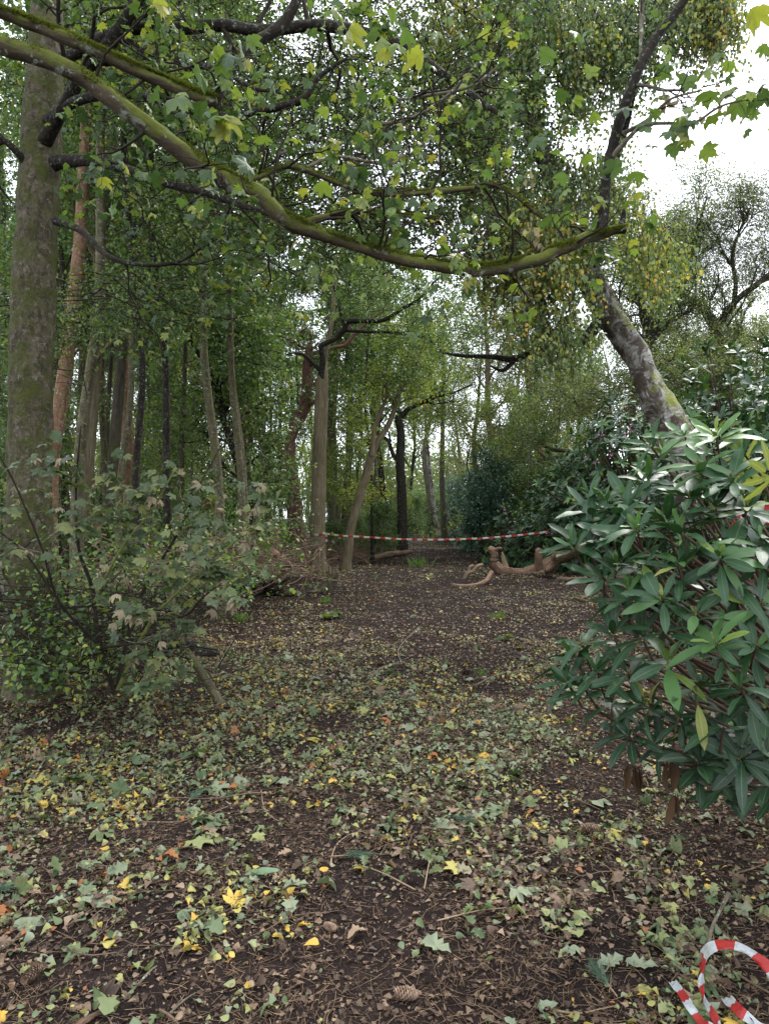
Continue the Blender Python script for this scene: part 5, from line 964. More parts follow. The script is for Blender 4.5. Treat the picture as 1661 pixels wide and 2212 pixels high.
leaning_stick('birch_log', 'curving dark birch branch lying at the edge of the brush heap', [(505, 1240, 15, 9), (530, 1246, 15, 11), (545, 1256, 15, 12), (550, 1272, 15, 13), (562, 1284, 15, 12), (575, 1285, 15, 9)], 'bark_rot', 12, .25)
def rotten(u, v, d, s, lb, n=40):
    A = Acc(); c = P(u, v, d); dd = unit(R_.normal(size=(n, 3))*np.array([1, 1, .6])); L = R_.uniform(.3, 1, n)[:, None]*s
    p = np.stack([c-dd*L*.3, c+dd*L*.3+R_.normal(size=(n, 3))*s*.1, c+dd*L+R_.normal(size=(n, 3))*s*.15], 1); g = H(p[..., 0], p[..., 1])+.02; p[..., 2] = np.maximum(p[..., 2], g)
    V, Fq, B = tubes(p, np.array([[.10, .07, .02]])*R_.uniform(.4, 1, (n, 1))*s/.45, 6, .3); A.add(V, Fq, B); A.obj('rotten_log', M['bark_rot'], lb, 'rotten log')
rotten(585, 1276, 14.5, .42, 'crumbling dark rotten log beside the curving birch branch')
rotten(500, 1285, 13, .38, 'smaller black rotten lump nearer the sapling', 26)
leaning_stick('split_log', 'splintered reddish log end sticking out of the brush heap', [(572, 1180, 13.5, 22), (590, 1195, 13.4, 22), (612, 1212, 13.3, 18), (630, 1222, 13.2, 10)], 'wood_red', cat='log', extra=[[(595, 1190, 13.4, 8), (598, 1170, 13.4, 6), (600, 1160, 13.4, 3)]])
leaning_stick('pale_log', 'flaking pale log lying in the undergrowth beyond the slender pale tree', [(808, 1204, 26, 10), (840, 1199, 26, 12), (870, 1194, 26, 11), (890, 1192, 26, 8)], 'brush', 10, .45, cat='log')
for (u, v, d, lb) in [(1108, 1194, 26, 'small cut stump beside the path below the tape'), (1086, 1186, 27, 'cut stump set behind the other one below the tape')]:
    a = Acc(); limb3(a, [P(u, v+9, d), P(u, v+3, d), P(u, v-7, d)], [.16, .14, .13], 14, .04, .2); a.obj('cut_stump', M['bark_grey'], lb, 'stump', group='cut stumps by the path')
# roots of the far oak
leaning_stick('arched_root', 'arched mossy root curving up beside the grey trunk at the path end', [(968, 1130, 42.5, 8), (985, 1140, 42.4, 9), (992, 1155, 42.3, 9), (985, 1168, 42.2, 8), (1000, 1172, 42, 7)], 'bark_moss', 8, cat='root')

# ------------------------------------------------------------------ barrier tape
def ribbon(name, label, P0, w, nstripe, sides, cat='barrier tape', step=.02, tail=None):
    """P0 centre line; sides: vectors across the tape at each point"""
    P0 = np.array(P0, float); S0 = np.array(sides, float)
    p, _, L = resample(P0, np.ones(len(P0)), max(12, int(np.linalg.norm(np.diff(P0, axis=0), axis=1).sum()/step)))
    s, _, _ = resample(S0+np.arange(len(S0))[:, None]*1e-6, np.ones(len(S0)), 8); k = np.linspace(0, len(S0)-1, len(p)); i = np.clip(k.astype(int), 0, len(S0)-2); f = (k-i)[:, None]
    sv = unit(S0[i]*(1-f)+S0[i+1]*f); n = len(p); off = np.linspace(-.5, .5, 5); T = unit(np.gradient(p, axis=0)); nn = unit(np.cross(sv, T))
    cr = vn(np.stack([np.arange(n)*step*9, np.zeros(n), np.zeros(n)], -1))[:, None, None]
    V = p[:, None]+sv[:, None]*(off[None, :, None]*w)+nn[:, None]*(cr*w*.28*np.array([1, -.5, .5, -.6, .8])[None, :, None])
    V = V.reshape(-1, 3); a, b = np.meshgrid(np.arange(n-1), np.arange(4), indexing='ij'); q = (a*5+b).ravel(); Fq = np.stack([q, q+1, q+6, q+5], -1)
    fm = (((a.ravel()/(n-1)*L)/nstripe) % 2 < 1).astype(int)
    o = link(name, mesh(name, V, Fq, [M['tape_red'], M['tape_white']], fmat=fm, smooth=False), None, None, None, label or None)
    if label: o['category'] = cat
    sm = o.modifiers.new('thickness', 'SOLIDIFY'); sm.thickness = .0008; return o
up = [0, 0, 1]
root = thing('barrier_tape', 'red and white barrier tape strung across the path from the ribbed oak', 'barrier tape', tuple(P(692, 1155, 21)))
def tapepart(name, pts, sides, w, st):
    o = ribbon(name, '', pts, w, st, sides); o.parent = root; o.location = -root.location
    return o
d0 = 21.3; c0 = P(687, 1155, d0); r0 = .235
ring = [c0+np.array([math.cos(a)*r0, math.sin(a)*r0, (1-math.cos(a+.3))*.004-.03*math.cos(a)*-1]) for a in np.linspace(-math.pi*.02-math.pi, math.pi*.04, 9)]
tapepart('tree_wrap', ring, [up]*9, .07, .14)
span = [ring[-1], P(740, 1157.5, 21.0), P(800, 1161, 20.8), P(860, 1164.5, 20.6), P(920, 1166, 20.3), P(980, 1165.5, 20), P(1040, 1163, 19.8), P(1100, 1158.5, 19.5), P(1150, 1153, 19.2), P(1185, 1148.5, 19.0)]
tapepart('span', span, [[0, 0, 1], [0, .3, 1], [0, -.2, 1], [0, .4, 1], [0, 0, 1], [0, .5, 1], [0, 0, 1], [0, .6, 1], [0, .3, 1], [0, 0, 1]], .052, .155)
tapepart('loose_end', [ring[-1]+np.array([0, -.02, 0]), ring[-1]+np.array([.01, -.03, -.1]), ring[-1]+np.array([.01, -.03, -.24])], [[1, 0, 0]]*3, .06, .08)

def T3(zx, zy, h=0.0):      # picture point of the near tape -> place on the ground, lifted h
    u = (1500+zx*.1806)/1.0837; v = (2050+zy*.1806)/1.0837; d = F_*(EYE-h)/(v-1120); return P(u, v, d)
ribbon('tape_loop', 'loose loop of red and white tape twisting on the litter in the near corner',
   [T3(1010, 2120, .03), T3(960, 1890, .03), T3(880, 1730, .035), T3(800, 1590, .03), T3(765, 1400, .03), T3(772, 1220, .03), T3(790, 1050, .05), T3(860, 940, .09), T3(980, 885, .11), T3(1110, 865, .11), T3(1250, 885, .11), T3(1380, 945, .10), T3(1500, 1030, .09), T3(1600, 1130, .07), T3(1700, 1270, .05), T3(1800, 1500, .02)], .044, .066,
   [[.8, .7, .2], [.6, .9, .3], [.7, .8, .5], [.5, .9, .2], [.5, 1, 0], [.6, .9, .3], [.9, .5, -.4], [.3, 1, -.6], [-.1, 1, .3], [.1, 1, .5], [.2, 1, .2], [.5, .8, .2], [.7, .6, -.1], [.8, .3, .2], [1, .2, 0], [1, 0, 0]], step=.008)
ribbon('tape_end', 'end of red and white tape poking from under a pale green leaf', [T3(385, 1340, .01), T3(460, 1440, .02), T3(540, 1550, .025), T3(610, 1670, .03), T3(700, 1800, .02), T3(770, 1880, .02), T3(880, 1920, .03), T3(960, 2060, .02)], .030, .06, [[1, .3, .1], [1, .2, .3], [1, .4, .1], [1, .3, .3], [1, .2, .1], [1, .6, .1], [.3, 1, .2], [1, 0, .2]], step=.008)
ribbon('tape_strip', 'folded strip of tape ending in a white point at the corner edge', [T3(1075, 1545, .01), T3(1160, 1640, .03), T3(1260, 1740, .04), T3(1370, 1830, .03), T3(1500, 1930, .02), T3(1650, 1990, .02)], .040, .065, [[1, .2, .1], [1, .4, .4], [1, .6, .2], [.8, .7, .4], [.6, .9, .1], [.4, 1, .2]], step=.008)
ribbon('tape_bundle', 'crumpled red and white tape tied inside the near rhododendron', [P(1566, 1200, 3.6), P(1576, 1150, 3.6), P(1590, 1118, 3.6), P(1620, 1105, 3.55), P(1650, 1100, 3.5), P(1668, 1120, 3.5), P(1645, 1135, 3.6), P(1615, 1125, 3.6), P(1640, 1100, 3.65), P(1690, 1110, 3.6)], .075, .11, [[1, .2, 0], [1, .3, .2], [.5, .2, 1], [.1, .3, 1], [.2, 0, 1], [1, .3, .2], [.2, .2, 1], [.1, 0, 1], [0, .3, 1], [.2, 0, 1]], step=.012)

# ------------------------------------------------------------------ litter on the ground
def wz(u, v, cu, cv, su, sv): return np.exp(-((u-cu)/su)**2-((v-cv)/sv)**2)
def dens(x, y):
    u = 830.5+x/y*F_; v = 1120+EYE*F_/y
    g = .35+.0*u
    g = g+.55*wz(u, v, 450, 1600, 520, 150)+.45*wz(u, v, 950, 1560, 260, 130)+.40*wz(u, v, 250, 1760, 380, 110)+.30*wz(u, v, 1000, 1730, 250, 110)+.40*wz(u, v, 1330, 2010, 330, 130)+.25*wz(u, v, 1500, 1880, 300, 90)+.3*wz(u, v, 600, 1430, 250, 80)+.2*wz(u, v, 200, 1990, 200, 70)
    g = g+.35*wz(u, v, 560, 1320, 200, 90)+.3*wz(u, v, 760, 1240, 90, 30)+.3*wz(u, v, 1200, 1350, 140, 60)
    g = g-1.15*wz(u, v, 1270, 1680, 140, 75)-.70*wz(u, v, 620, 2110, 520, 130)-.30*wz(u, v, 900, 1960, 240, 80)-.28*wz(u, v, 700, 1830, 200, 60)-.25*wz(u, v, 560, 1690, 120, 30)-.30*wz(u, v, 1000, 1400, 260, 60)-.35*wz(u, v, 920, 1290, 160, 50)-.25*wz(u, v, 940, 1215, 90, 30)
    c = v2(x, y, .5)+v2(x, y, .17, 5)*.8
    return np.clip(g+c*1.5, .03, 1.4)
def scatter(n, d0_, d1_, pw=1.0, base=None):
    r = R_.random(n*3); y = (d0_**pw+(d1_**pw-d0_**pw)*r)**(1/pw); x = R_.uniform(-.62, .62, n*3)*(y+1.2)
    k = R_.random(n*3)*1.1 < (dens(x, np.maximum(y, 1.7)) if base is None else base(x, y)); x, y = x[k][:n], y[k][:n]; return x, y
def gnorm(n, s): return upish(n, s)
def tints(x, y, n):
    u = 830.5+x/y*F_; v = 1120+EYE*F_/y
    ye = v2(x, y, .45, 31); gr = v2(x, y, .6, 51)
    t = R_.random(n)
    out = np.empty(n); k = R_.random(n)
    pb = np.clip(.40+.28*(v < 1420)+.2*wz(u, v, 1400, 1900, 350, 80)-.22*wz(u, v, 450, 1650, 500, 200)-gr*.6, .15, .8)
    out = np.where(k < pb, R_.uniform(0, .36, n), R_.uniform(.38, .76, n)); yy = R_.random(n) < np.clip(.16+ye*.7, .02, .6); out = np.where(yy & (k > pb*.6), R_.uniform(.72, .97, n), out)
    return np.where(R_.random(n) < .02, 1.0, out)
def leafbatch(tm, n, d0_, d1_, s0, s1, tilt, lift, pw=1.0, tmod=None):
    A = Acc(); x, y = scatter(n, d0_, d1_, pw); n = len(x); z = H(x, y)+R_.uniform(.001, lift, n)
    ax = R_.normal(size=(n, 3)); ax[:, 2] *= .25; t = tints(x, y, n)
    if tmod: t = tmod(t)
    leaves(A, tm, np.stack([x, y, z], -1), ax, gnorm(n, tilt), R_.uniform(s0, s1, n), t); return A
LT = Acc()
def merge(A):
    for k in A.F:
        for f, t in zip(A.F[k], A.T[k]): LT.F.setdefault(k, []).append(f+LT.n); LT.T.setdefault(k, []).append(t)
    LT.V += A.V; LT.B += A.B; LT.M += A.M; LT.n += A.n
for tm, n, s0, s1 in ((bir(.5, 1), 6000, .016, .042), (bir(-.4, 2), 4200, .016, .040), (bir(1.5, 3), 7000, .014, .040), (oak(.6, 1), 1500, .035, .07), (oak(1.5, 2), 2200, .03, .065), (syc(.5, 1), 350, .045, .09), (syc(1.6, 2), 600, .035, .08), (syc(2.6, 3), 700, .035, .07)):
    merge(leafbatch(tm, n, 1.7, 9.5, s0, s1, .55, .03, 1.15))
for tm, n, s0, s1 in ((BIR4, 26000, .018, .042), (bir(.6, 1), 9000, .03, .055), (oak(.5, 1), 1500, .05, .1)):
    merge(leafbatch(tm, n, 8, 24, s0, s1, .40, .03, 1.2))
merge(leafbatch(BIR4, 30000, 18, 60, .04, .09, .4, .03, 1.2, lambda t: t*.9))
merge(leafbatch(syc(.8, 4), 220, 2, 8.5, .07, .12, .4, .03, 1.1, lambda t: .38+t*.24)); merge(leafbatch(oak(.6, 4), 300, 1.9, 8, .075, .115, .4, .03, 1.1, lambda t: .38+t*.30))
def flatfill(n, d0_, d1_, s0, s1):   # torn brown bits, chips
    A = Acc(); x = R_.uniform(-.62, .62, n); y = (d0_**1.1+(d1_**1.1-d0_**1.1)*R_.random(n))**(1/1.1); x = x*(y+1.2); z = H(x, y)+R_.uniform(0, .008, n)
    ax = R_.normal(size=(n, 3)); ax[:, 2] *= .2; leaves(A, BIR4, np.stack([x, y, z], -1), ax, gnorm(n, .5), R_.uniform(s0, s1, n), R_.random(n)**1.3*.34); merge(A)
flatfill(46000, 1.7, 9, .008, .032); flatfill(90000, 8, 40, .02, .055)
merge(leafbatch(BIR4, 22000, 1.7, 9, .007, .022, .6, .02, 1.15)); merge(leafbatch(bir(1.8, 2), 5000, 1.7, 9, .02, .045, .7, .03, 1.15))
LT.obj('leaf_litter', M['litter'], 'fallen birch, oak and sycamore leaves covering the woodland floor', kind='stuff', smooth=False)
# crumbs of soil and chips
A = Acc(); n = 42000; y = 1.7+6.5*R_.random(n)**1.3; x = R_.uniform(-.62, .62, n)*(y+1); z = H(x, y)
TET = (np.array([(-.5, -.3, -.2), (.5, -.3, -.15), (0, .6, -.2), (0, 0, .55)]), np.array([[0, 1, 3], [1, 2, 3], [2, 0, 3]]))
leaves(A, TET, np.stack([x, y, z], -1), R_.normal(size=(n, 3))*np.array([1, 1, .3]), gnorm(n, .4), R_.uniform(.003, .014, n)*R_.random(n)**.6+.002, R_.random(n))
A.obj('soil_crumbs', M['crumb'], 'loose crumbs of dark soil and bark chips', kind='stuff')
# needles
def needles(n, d0_, d1_, w, L0_, L1_):
    y = (d0_+(d1_-d0_)*R_.random(n)**1.25); x = R_.uniform(-.62, .62, n)*(y+1); k = R_.random(n) < .55+v2(x, y, .4, 77)*1.2; x, y = x[k], y[k]; n = len(x)
    a = R_.random(n)*math.pi*2; L = R_.uniform(L0_, L1_, n); bend = R_.normal(size=n)*.25; t = np.array([-.5, 0, .5])
    px = x[:, None]+np.cos(a)[:, None]*L[:, None]*t-np.sin(a)[:, None]*(bend*L)[:, None]*(t*t); py = y[:, None]+np.sin(a)[:, None]*L[:, None]*t+np.cos(a)[:, None]*(bend*L)[:, None]*(t*t)
    h = R_.uniform(.002, .014, n); pz = H(px, py)+h[:, None]+(R_.normal(size=n)*.006)[:, None]*t*2
    pts = np.stack([px, py, np.maximum(pz, H(px, py)+.001)], -1); V, Fq, B = tubes(pts, np.full((n, 3), w), 3); return V, Fq, B
A = Acc(); 
for args in ((40000, 1.7, 6.5, .00065, .03, .08), (9000, 5, 12, .0012, .04, .09)):
    V, Fq, B = needles(*args); nt_ = len(Fq)//6; A.add(V, Fq, B, tint=np.repeat(R_.random(nt_), 6))
A.obj('pine_needles', M['needle'], 'dry brown pine needles scattered over the dark soil', kind='stuff')
# thin twigs
def ground_sticks(n, d0_, d1_, w0, w1, L0_, L1_):
    x, y = scatter(n, d0_, d1_, 1.2); n = len(x); a = R_.random(n)*math.pi*2; L = R_.uniform(L0_, L1_, n); K = 7; t = np.linspace(-.5, .5, K)
    px = x[:, None]+np.cos(a)[:, None]*L[:, None]*t; py = y[:, None]+np.sin(a)[:, None]*L[:, None]*t
    wv = np.cumsum(R_.normal(size=(n, K, 2)), 1)*.035*L[:, None, None]; px += wv[..., 0]; py += wv[..., 1]
    pz = H(px, py)+.006+np.abs(np.cumsum(R_.normal(size=(n, K)), 1))*.006; r = R_.uniform(w0, w1, (n, 1))*np.linspace(1, .45, K)
    return tubes(np.stack([px, py, pz], -1), r, 5, .2, .03)
A = Acc()
for ar in ((2600, 1.7, 10, .0008, .0026, .06, .35), (700, 8, 30, .002, .006, .2, .8), (120, 1.8, 9, .002, .005, .2, .6)):
    V, Fq, B = ground_sticks(*ar); A.add(V, Fq, B)
A.obj('twig_litter', M['brush'], 'thin broken twigs lying among the fallen leaves', kind='stuff')

# the larger leaves lying nearest, each by itself
KN = [('birch_leaf', bir(.4, 1), bir(-.4, 2), bir(.9, 3)), ('oak_leaf', oak(.5, 1), oak(.9, 2), oak(.2, 3)), ('sycamore_leaf', syc(.4, 1), syc(1.0, 2), syc(2.0, 3))]
TN = [(.05, 'dark brown'), (.22, 'brown'), (.34, 'tan'), (.43, 'pale grey green'), (.58, 'green'), (.70, 'pale yellow green'), (.84, 'yellow'), (.95, 'golden yellow'), (1.0, 'rusty orange')]
LM = {(k[0], q, c): mesh(k[0], k[1+q][0], k[1+q][1], M['litter'], tint=np.full(len(k[1]  [1]) if len(k[1+q][1]) == len(k[1][1]) else len(k[1+q][1]), t), smooth=False) for k in KN for q in range(3) for t, c in TN}
LMK = [(975, 2065, 'the largest pale lobed leaf'), (1420, 2090, 'the leaf on the tape end'), (1345, 2068, 'the lobed leaf by the tape end'), (690, 2045, 'the golden toothed leaf'), (200, 1960, 'the veined sycamore leaf'), (390, 1865, 'the rusty oak leaf'), (600, 1860, 'the pinkish tan oak leaf'),
 (670, 1925, 'the curled dark leaf'), (880, 2150, 'the front pine cone'), (1275, 1800, 'the tan pine cone'), (75, 2105, 'the half buried cone'), (770, 1860, 'the middle pine sprig'), (1295, 2110, 'the upright pine sprig'), (20, 1935, 'the edge pine sprig'), (925, 1890, 'the leafy oak sprig'),
 (1030, 1985, 'the pale oak sprig'), (1530, 2010, 'the sawn stick'), (1540, 2120, 'the tape loop'), (180, 2190, 'the orange stick'), (310, 2110, 'the grey lichened twig'), (590, 1740, 'the curving pale twig'), (450, 1760, 'the long brown twig'), (840, 1820, 'the straight thin twig'), (1362, 1650, 'the withered whorl'),
 (1500, 1760, 'the lowest glossy whorl'), (425, 1818, 'the large light green leaf'), (160, 1690, 'the ferny oak sprig'), (460, 1700, 'the big pale sycamore leaf'), (1100, 1740, 'the mid soil drift'), (1230, 1960, 'the corner leaf drift'), (60, 1800, 'the frame edge drift'), (1600, 1880, 'the shade of the near bush')]
def zone(u, v):
    l = min(LMK, key=lambda m: math.hypot(m[0]-u, (m[1]-v)*1.6)); du, dv = u-l[0], (v-l[1])*1.6; r = math.hypot(du, dv)
    w = 'touching' if r < 16 else ('just ' if r < 70 else '')+(('short of' if dv > 0 else 'beyond') if abs(dv) > abs(du) else ('past the path side of' if (du > 0) == (u < 800) else 'on the outer side of'))
    return w+' '+l[2]
def put_ground(name, lb, kind, q, col, x, y, s, lift=.012, rz=None, grp='large fallen leaves', tilt=.25, cat='leaf'):
    o = bpy.data.objects.new(name, LM[(kind, q, col)]); COL.objects.link(o); o['category'] = cat; o['label'] = lb; o['group'] = grp
    o.location = (x, y, Hs(x, y)+lift); o.rotation_euler = (R_.normal()*tilt, R_.normal()*tilt, R_.uniform(0, 6.28) if rz is None else rz); o.scale = (s, s, s); return o
def gp(u, v): d = F_*EYE/(v-1120); return xat(u, d), d
SP = [(975, 2065, 'oak_leaf', 0, 'pale grey green', .13, 'largest pale grey green lobed leaf on the bare dark soil'), (1110+310, 2088, 'oak_leaf', 0, 'pale grey green', .12, 'pale green scalloped leaf covering the tape end'), (1345, 2068, 'oak_leaf', 0, 'pale grey green', .11, 'pale lobed oak leaf just behind the tape end leaf'),
      (1255, 2018, 'sycamore_leaf', 0, 'pale yellow green', .10, 'pale green pointed sycamore leaf short of the tape end'), (700, 1790+110, 'birch_leaf', 0, 'golden yellow', .05, 'golden birch leaf alone on the dark soil'), (200, 1960, 'sycamore_leaf', 0, 'pale grey green', .13, 'pale veined sycamore leaf near the pine sprig'), (95, 1985, 'sycamore_leaf', 1, 'pale grey green', .12, 'pale sycamore leaf next to the veined one'),
      (390, 1865, 'oak_leaf', 1, 'rusty orange', .085, 'rusty orange oak leaf among small green birch leaves'), (600, 1860, 'oak_leaf', 0, 'tan', .075, 'pinkish tan oak leaf with deep lobes on open soil'), (690, 2045, 'birch_leaf', 0, 'golden yellow', .055, 'golden yellow toothed leaf on the bare front soil'), (795, 2015, 'oak_leaf', 1, 'tan', .08, 'dull tan oak leaf on the bare front soil'), (670, 1925, 'oak_leaf', 0, 'pale grey green', .11, 'pale oak leaf beside the curled dark green leaf'),
      (460, 1700, 'sycamore_leaf', 0, 'pale grey green', .15, 'big pale grey sycamore leaf in the drift below the sapling'), (540, 1690, 'sycamore_leaf', 1, 'pale grey green', .14, 'big crumpled grey green leaf in the drift'), (425, 1818, 'sycamore_leaf', 0, 'pale yellow green', .12, 'large light green leaf at the edge of the drift'), (900, 1625, 'sycamore_leaf', 0, 'pale grey green', .13, 'broad pale leaf on the trodden soil below the stick'),
      (228, 1958, 'birch_leaf', 0, 'tan', .045, 'tan heart shaped leaf touching the veined leaf'), (225, 2105-60, 'birch_leaf', 1, 'yellow', .05, 'pale yellow birch leaf on front soil'), (1255, 2030-50, 'birch_leaf', 1, 'pale yellow green', .05, 'pale heart shaped leaf in the drift short of the tape loop'), (1390, 1835, 'birch_leaf', 0, 'golden yellow', .06, 'golden leaf upright in the soil under the bush')]
for (u, v, kd, q, cl, s, lb) in SP:
    x, y = gp(u, v); put_ground(kd, lb, kd, q, cl, x, y, s, .02, tilt=.12)
cnt = {}; k_ = 0
cand = [];
while len(cand) < 272:
    y = float(1.9+3.4*R_.random()**1.1); x = float(R_.uniform(-.56, .56)*y); u, v = 830.5+x/y*F_, 1120+EYE*F_/y
    if v > 2230 or R_.random() > float(dens(np.array([x]), np.array([y]))[0]): continue
    if u > 1330 and 1560 < v < 1800 and R_.random() < .6: continue
    kd = 0 if R_.random() < .6 else 1 if R_.random() < .6 else 2
    t = float(tints(np.array([x]), np.array([y]), 1)[0]); cl = min(TN, key=lambda c: abs(c[0]-t))[1]; cand.append((x, y, u, v, kd, cl))
for (x, y, u, v, kd, cl) in cand:
    nm = KN[kd][0]; s = (R_.uniform(.03, .048), R_.uniform(.055, .085), R_.uniform(.06, .095))[kd]
    put_ground(nm, ' '.join(f'{cl} {nm.replace("_", " ")} {zone(u, v)}'.split()[:16]), nm, int(R_.integers(0, 3)), cl, x, y, s, .018, grp=f'fallen {nm.split("_")[0]} leaves on the woodland floor', tilt=.3)

# special ground things
def twigthing(name, label, pts, w, mat, cat='stick', S=8, extra=()):
    a = Acc()
    for L, ww in [(pts, w)]+list(extra):
        q = []
        for c in L:
            x, y = gp(c[0], c[1]); h = c[2] if len(c) > 2 else 0; q.append((x, y, Hs(x, y)+ww*.6+h))
        limb3(a, q, np.linspace(ww, ww*.5, len(q)), S, .015, .25, .02)
    return a.obj(name, M[mat], label, cat)
twigthing('lichened_stick', 'lichened sawn stick standing from the litter behind the tape loop', [(1570, 2010-30, .10), (1535, 2035-20, .04), (1520, 2050, .01), (1480, 2055, 0), (1400, 2075, 0)], .008, 'twig_grey')
twigthing('orange_stick', 'orange brown broken stick at the very front of the soil', [(160, 2212), (200, 2190), (240, 2165)], .011, 'wood_red')
twigthing('lichened_twig', 'grey lichened twig crossing the front soil', [(270, 2150), (300, 2120), (330, 2090), (342, 2082)], .006, 'twig_grey')
twigthing('forked_lichened_twig', 'forked twig with yellow lichen at the bottom of the view', [(300, 2205), (340, 2190), (380, 2180), (420, 2185)], .005, 'twig_grey', extra=(([(370, 2182), (400, 2160, .01), (425, 2150, .02)], .004),))
twigthing('lichened_twig', 'thick grey lichened twig under the pale sycamore leaves', [(0, 2045), (30, 2030), (60, 2000), (75, 1960)], .008, 'twig_grey')
twigthing('pale_twig', 'pale twig bowing across the trodden soil', [(715, 1875), (718, 1850), (730, 1825), (760, 1805), (800, 1798)], .004, 'wood_pale')
twigthing('pale_twig', 'thin pale twig curving beside the open soil', [(565, 1705), (572, 1745), (590, 1765), (610, 1775)], .004, 'wood_pale')
twigthing('brown_twig', 'long brown twig lying through the yellow leaf patch', [(300, 1770), (380, 1775), (450, 1760), (520, 1750), (570, 1748)], .005, 'brush', extra=(([(450, 1760), (500, 1745, .02), (560, 1740, .02)], .004),))
twigthing('silver_stick', 'silvery stick with a side fork beyond the drift', [(800, 1465), (830, 1445), (870, 1438), (905, 1445)], .013, 'twig_grey', extra=(([(868, 1440), (862, 1415, .05), (905, 1385, .15)], .008), ([(830, 1446), (900, 1420, .02)], .006)))
twigthing('long_branch', 'long thin silvery branch lying across the path side', [(930, 1520), (980, 1500), (1030, 1480), (1068, 1465), (1120, 1455), (1165, 1445), (1230, 1455)], .011, 'twig_grey', extra=(([(1065, 1466), (1040, 1500), (1020, 1560)], .006),))
twigthing('mossy_branch', 'mossy thin branch lying beside the thick drift', [(530, 1465), (590, 1468), (650, 1480), (730, 1482)], .014, 'bark_moss')
twigthing('dark_twig', 'dark twig reaching over the far soil', [(840, 1580), (830, 1600), (760, 1640), (640, 1660)], .005, 'brush')
twigthing('bowed_twig', 'smooth bowed tan twig ending at the green pine sprig', [(1165, 2150), (1200, 2168), (1250, 2176), (1300, 2165), (1330, 2158)], .004, 'wood_pale')
twigthing('thin_twig', 'straight thin pale twig pointing down the trodden soil', [(820, 1850), (840, 1820), (862, 1785)], .003, 'twig_grey')
twigthing('bark_strip', 'flat brown bark strip on the front soil', [(575, 2175), (590, 2150), (600, 2120)], .012, 'brush')
def pinesprig(u, v, rz, L, label):
    x, y = gp(u, v); root = thing('pine_sprig', label, 'sprig', (x, y, Hs(x, y)))
    a = Acc(); dx, dy = math.cos(rz), math.sin(rz); z = Hs(x, y)
    st = [(x-dx*L*.8, y-dy*L*.8, z+.008), (x-dx*L*.3, y-dy*L*.3, z+.02), (x+dx*L*.2, y+dy*L*.2, z+.03)]
    q, r = limb3(a, st, [.003, .003, .002], 6, .01, .1); a.part('stem', root, M['wood_pale'])
    n = 110; t = R_.random(n)*.65+.35; i = (t*23).astype(int); p = q[i]; d = R_.normal(size=(n, 3))*.35; d[:, :2] += np.array([dx, dy])*.9; d[:, 2] = np.abs(d[:, 2])*.5+.1; d = unit(d); ln = R_.uniform(.04, .07, n)[:, None]
    pts = np.stack([p, p+d*ln*.5, p+d*ln-np.array([0, 0, .004])], 1); A = Acc(); V, Fq, B = tubes(pts, np.full((n, 3), .0008), 3); A.add(V, Fq, B, tint=np.repeat(R_.random(n), 6)); A.part('needles', root, M['pine_green'], kind='stuff')
pinesprig(770, 1860, -.2, .16, 'green pine sprig on the middle of the trodden soil'); pinesprig(1295, 2110, 1.9, .11, 'upright green pine sprig short of the tape end'); pinesprig(20, 1935, .3, .14, 'green pine sprig lying beside the lichened twig'); pinesprig(420, 1725, 1.2, .10, 'small pine sprig among the drift leaves')
pinesprig(1010, 1805-20, 2.8, .12, 'pine sprig half hidden in the leafy middle drift')
def oaksprig(u, v, rz, n, label, s=.075):
    x, y = gp(u, v); z = Hs(x, y); root = thing('oak_sprig', label, 'sprig', (x, y, z)); a = Acc(); dx, dy = math.cos(rz), math.sin(rz)
    q, r = limb3(a, [(x-dx*.16, y-dy*.16, z+.01), (x, y, z+.03), (x+dx*.12, y+dy*.12, z+.03)], [.003, .0025, .002], 6, .01, .1); a.part('stem', root, M['wood_pale'])
    vr = [mesh_leaf(oak(c, k), M['leaf_sap'], t, name='leaf') for c, k, t in ((.4, 1, .55), (.8, 2, .75), (.3, 3, .4))]
    for k in range(n):
        i = int(R_.integers(6, 24)); a_ = rz+R_.normal()*1.0; put_leaf(root, vr, q[i], (math.cos(a_), math.sin(a_), .15+R_.random()*.35), s*R_.uniform(.7, 1.2))
oaksprig(925, 1890, 1.4, 9, 'leafy green oak sprig on the trodden soil'); oaksprig(1030, 1985, .2, 6, 'pale green oak sprig at the end of a thin brown twig', .07); oaksprig(830, 1905, 2.5, 6, 'small oak sprig beside the pale bowing twig', .06)
oaksprig(160, 1690, .1, 12, 'dark green ferny oak sprig in the deep drift', .08); oaksprig(420, 1640, .6, 9, 'green oak sprig among pale sycamore leaves', .08); oaksprig(700, 1335, .3, 14, 'dense green oak sprig lying far along the path side', .2)
oaksprig(640, 1300-10, 2, 8, 'green oak sprig in front of the purplish pine', .2)
oaksprig(1080, 1250+135, .5, 8, 'faded green sprig on the far side of the path', .12)
x, y = gp(566, 1905); o = link('curled_leaf', mesh('curled_leaf', RH[0][0], RH[0][1], M['leaf_blue'], tint=np.full(len(RH[0][1]), .9), mid=RH[0][2]), None, (x-.07, y, Hs(x, y)+.02), None, 'glossy curled dark green rhododendron leaf on open soil'); o['category'] = 'leaf'; o.rotation_euler = (.1, .3, -1.3); o.scale = (.15,)*3
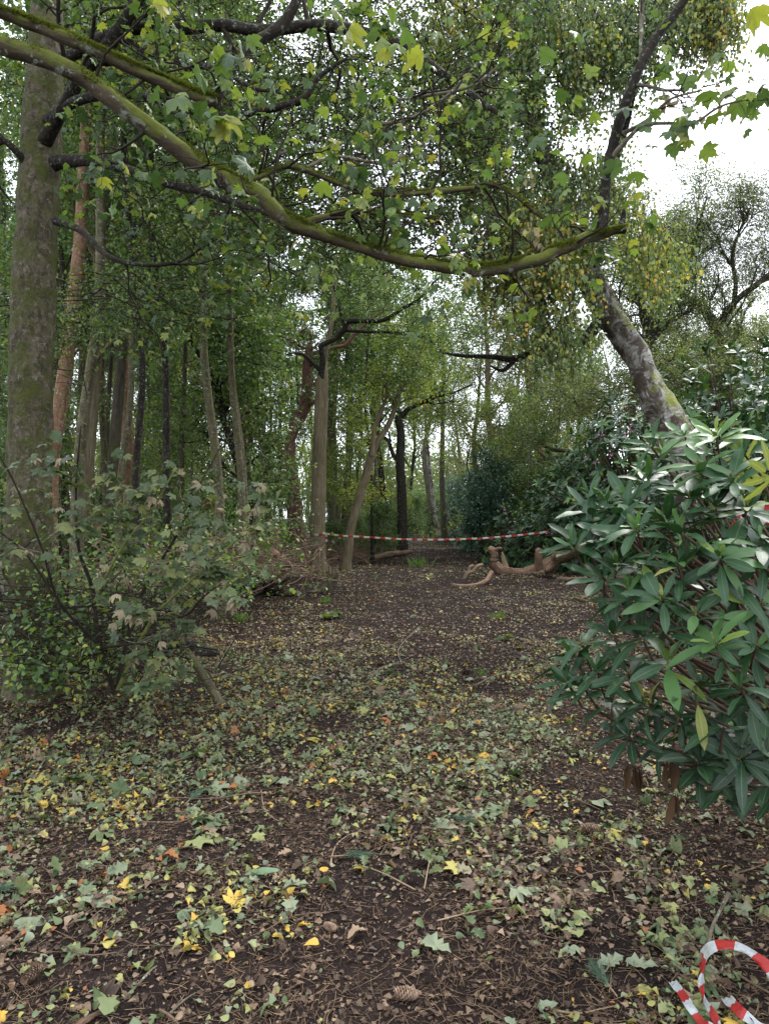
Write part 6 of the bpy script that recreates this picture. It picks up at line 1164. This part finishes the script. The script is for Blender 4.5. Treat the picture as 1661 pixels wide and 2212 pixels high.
def cone(u, v, lb, s=.05):
    x, y = gp(u, v); z = Hs(x, y)+s*.35; A = Acc(); n = 90; k = np.arange(n); t = (k+.5)/n; a = k*2.399; r = np.sin(np.pi*np.clip(t*.9+.06, 0, 1))**.8*.42
    c = np.stack([np.cos(a)*r*s*.5, (t-.5)*s*1.2, np.sin(a)*r*s*.5], -1); d = np.stack([np.cos(a), np.full(n, .9), np.sin(a)], -1)
    rz = R_.uniform(0, 3); ca, sa = math.cos(rz), math.sin(rz); Rm = np.array([[ca, sa, 0], [-sa, ca, 0], [0, 0, 1]])
    leaves(A, (np.array([(-.5, 0, 0), (.5, 0, 0), (.35, .9, .05), (-.35, .9, .05), (0, .5, .25)]), np.array([[0, 1, 4], [1, 2, 4], [2, 3, 4], [3, 0, 4]])), c@Rm+np.array([x, y, z]), d@Rm, np.stack([np.cos(a), np.zeros(n), np.sin(a)], -1)@Rm, np.full(n, s*.24), R_.random(n))
    A.obj('pine_cone', M['cone'], lb, 'pine cone', smooth=False)
cone(880, 2150, 'pale brown pine cone on the bare front soil', .06); cone(1275, 1800, 'tan pine cone in the soil before the hanging whorls', .075); cone(75, 2105, 'brown pine cone half buried beside the front twig', .06); cone(716, 2010, 'slim pine cone near the golden toothed leaf', .045)
def tuft(u, v, lb, s, n=60):
    x, y = gp(u, v); A = Acc(); c = np.stack([x+R_.normal(size=n)*s*.45, y+R_.normal(size=n)*s*.45, np.zeros(n)], -1); c[:, 2] = H(c[:, 0], c[:, 1]); d = R_.normal(size=(n, 3))*.45; d[:, 2] = 1
    leaves(A, (np.array([(-.04, 0, 0), (.04, 0, 0), (.03, .6, .05), (-.03, .6, .05), (0, 1, .22)]), np.array([[0, 1, 2], [0, 2, 3], [3, 2, 4]])), c, d, R_.normal(size=(n, 3)), s*R_.uniform(.5, 1.2, n), R_.random(n)); A.obj('grass_tuft', M['grass'], lb, 'grass tuft', smooth=False)
tuft(520, 1338, 'grass tuft beside the brush heap edge', .12, 160); tuft(1077, 1336, 'bright grass tuft on the reddish soil', .11, 90); tuft(705, 1300, 'small grass tuft beyond the mossy stump', .12, 80); tuft(1040, 1800-340, 'faint grass tuft near the long silvery branch', .07, 50); tuft(1230, 1565, 'tiny grass tuft by the near rhododendron', .04, 30); tuft(905, 1225, 'tall sparse grass tuft on the path margin', .35, 90)
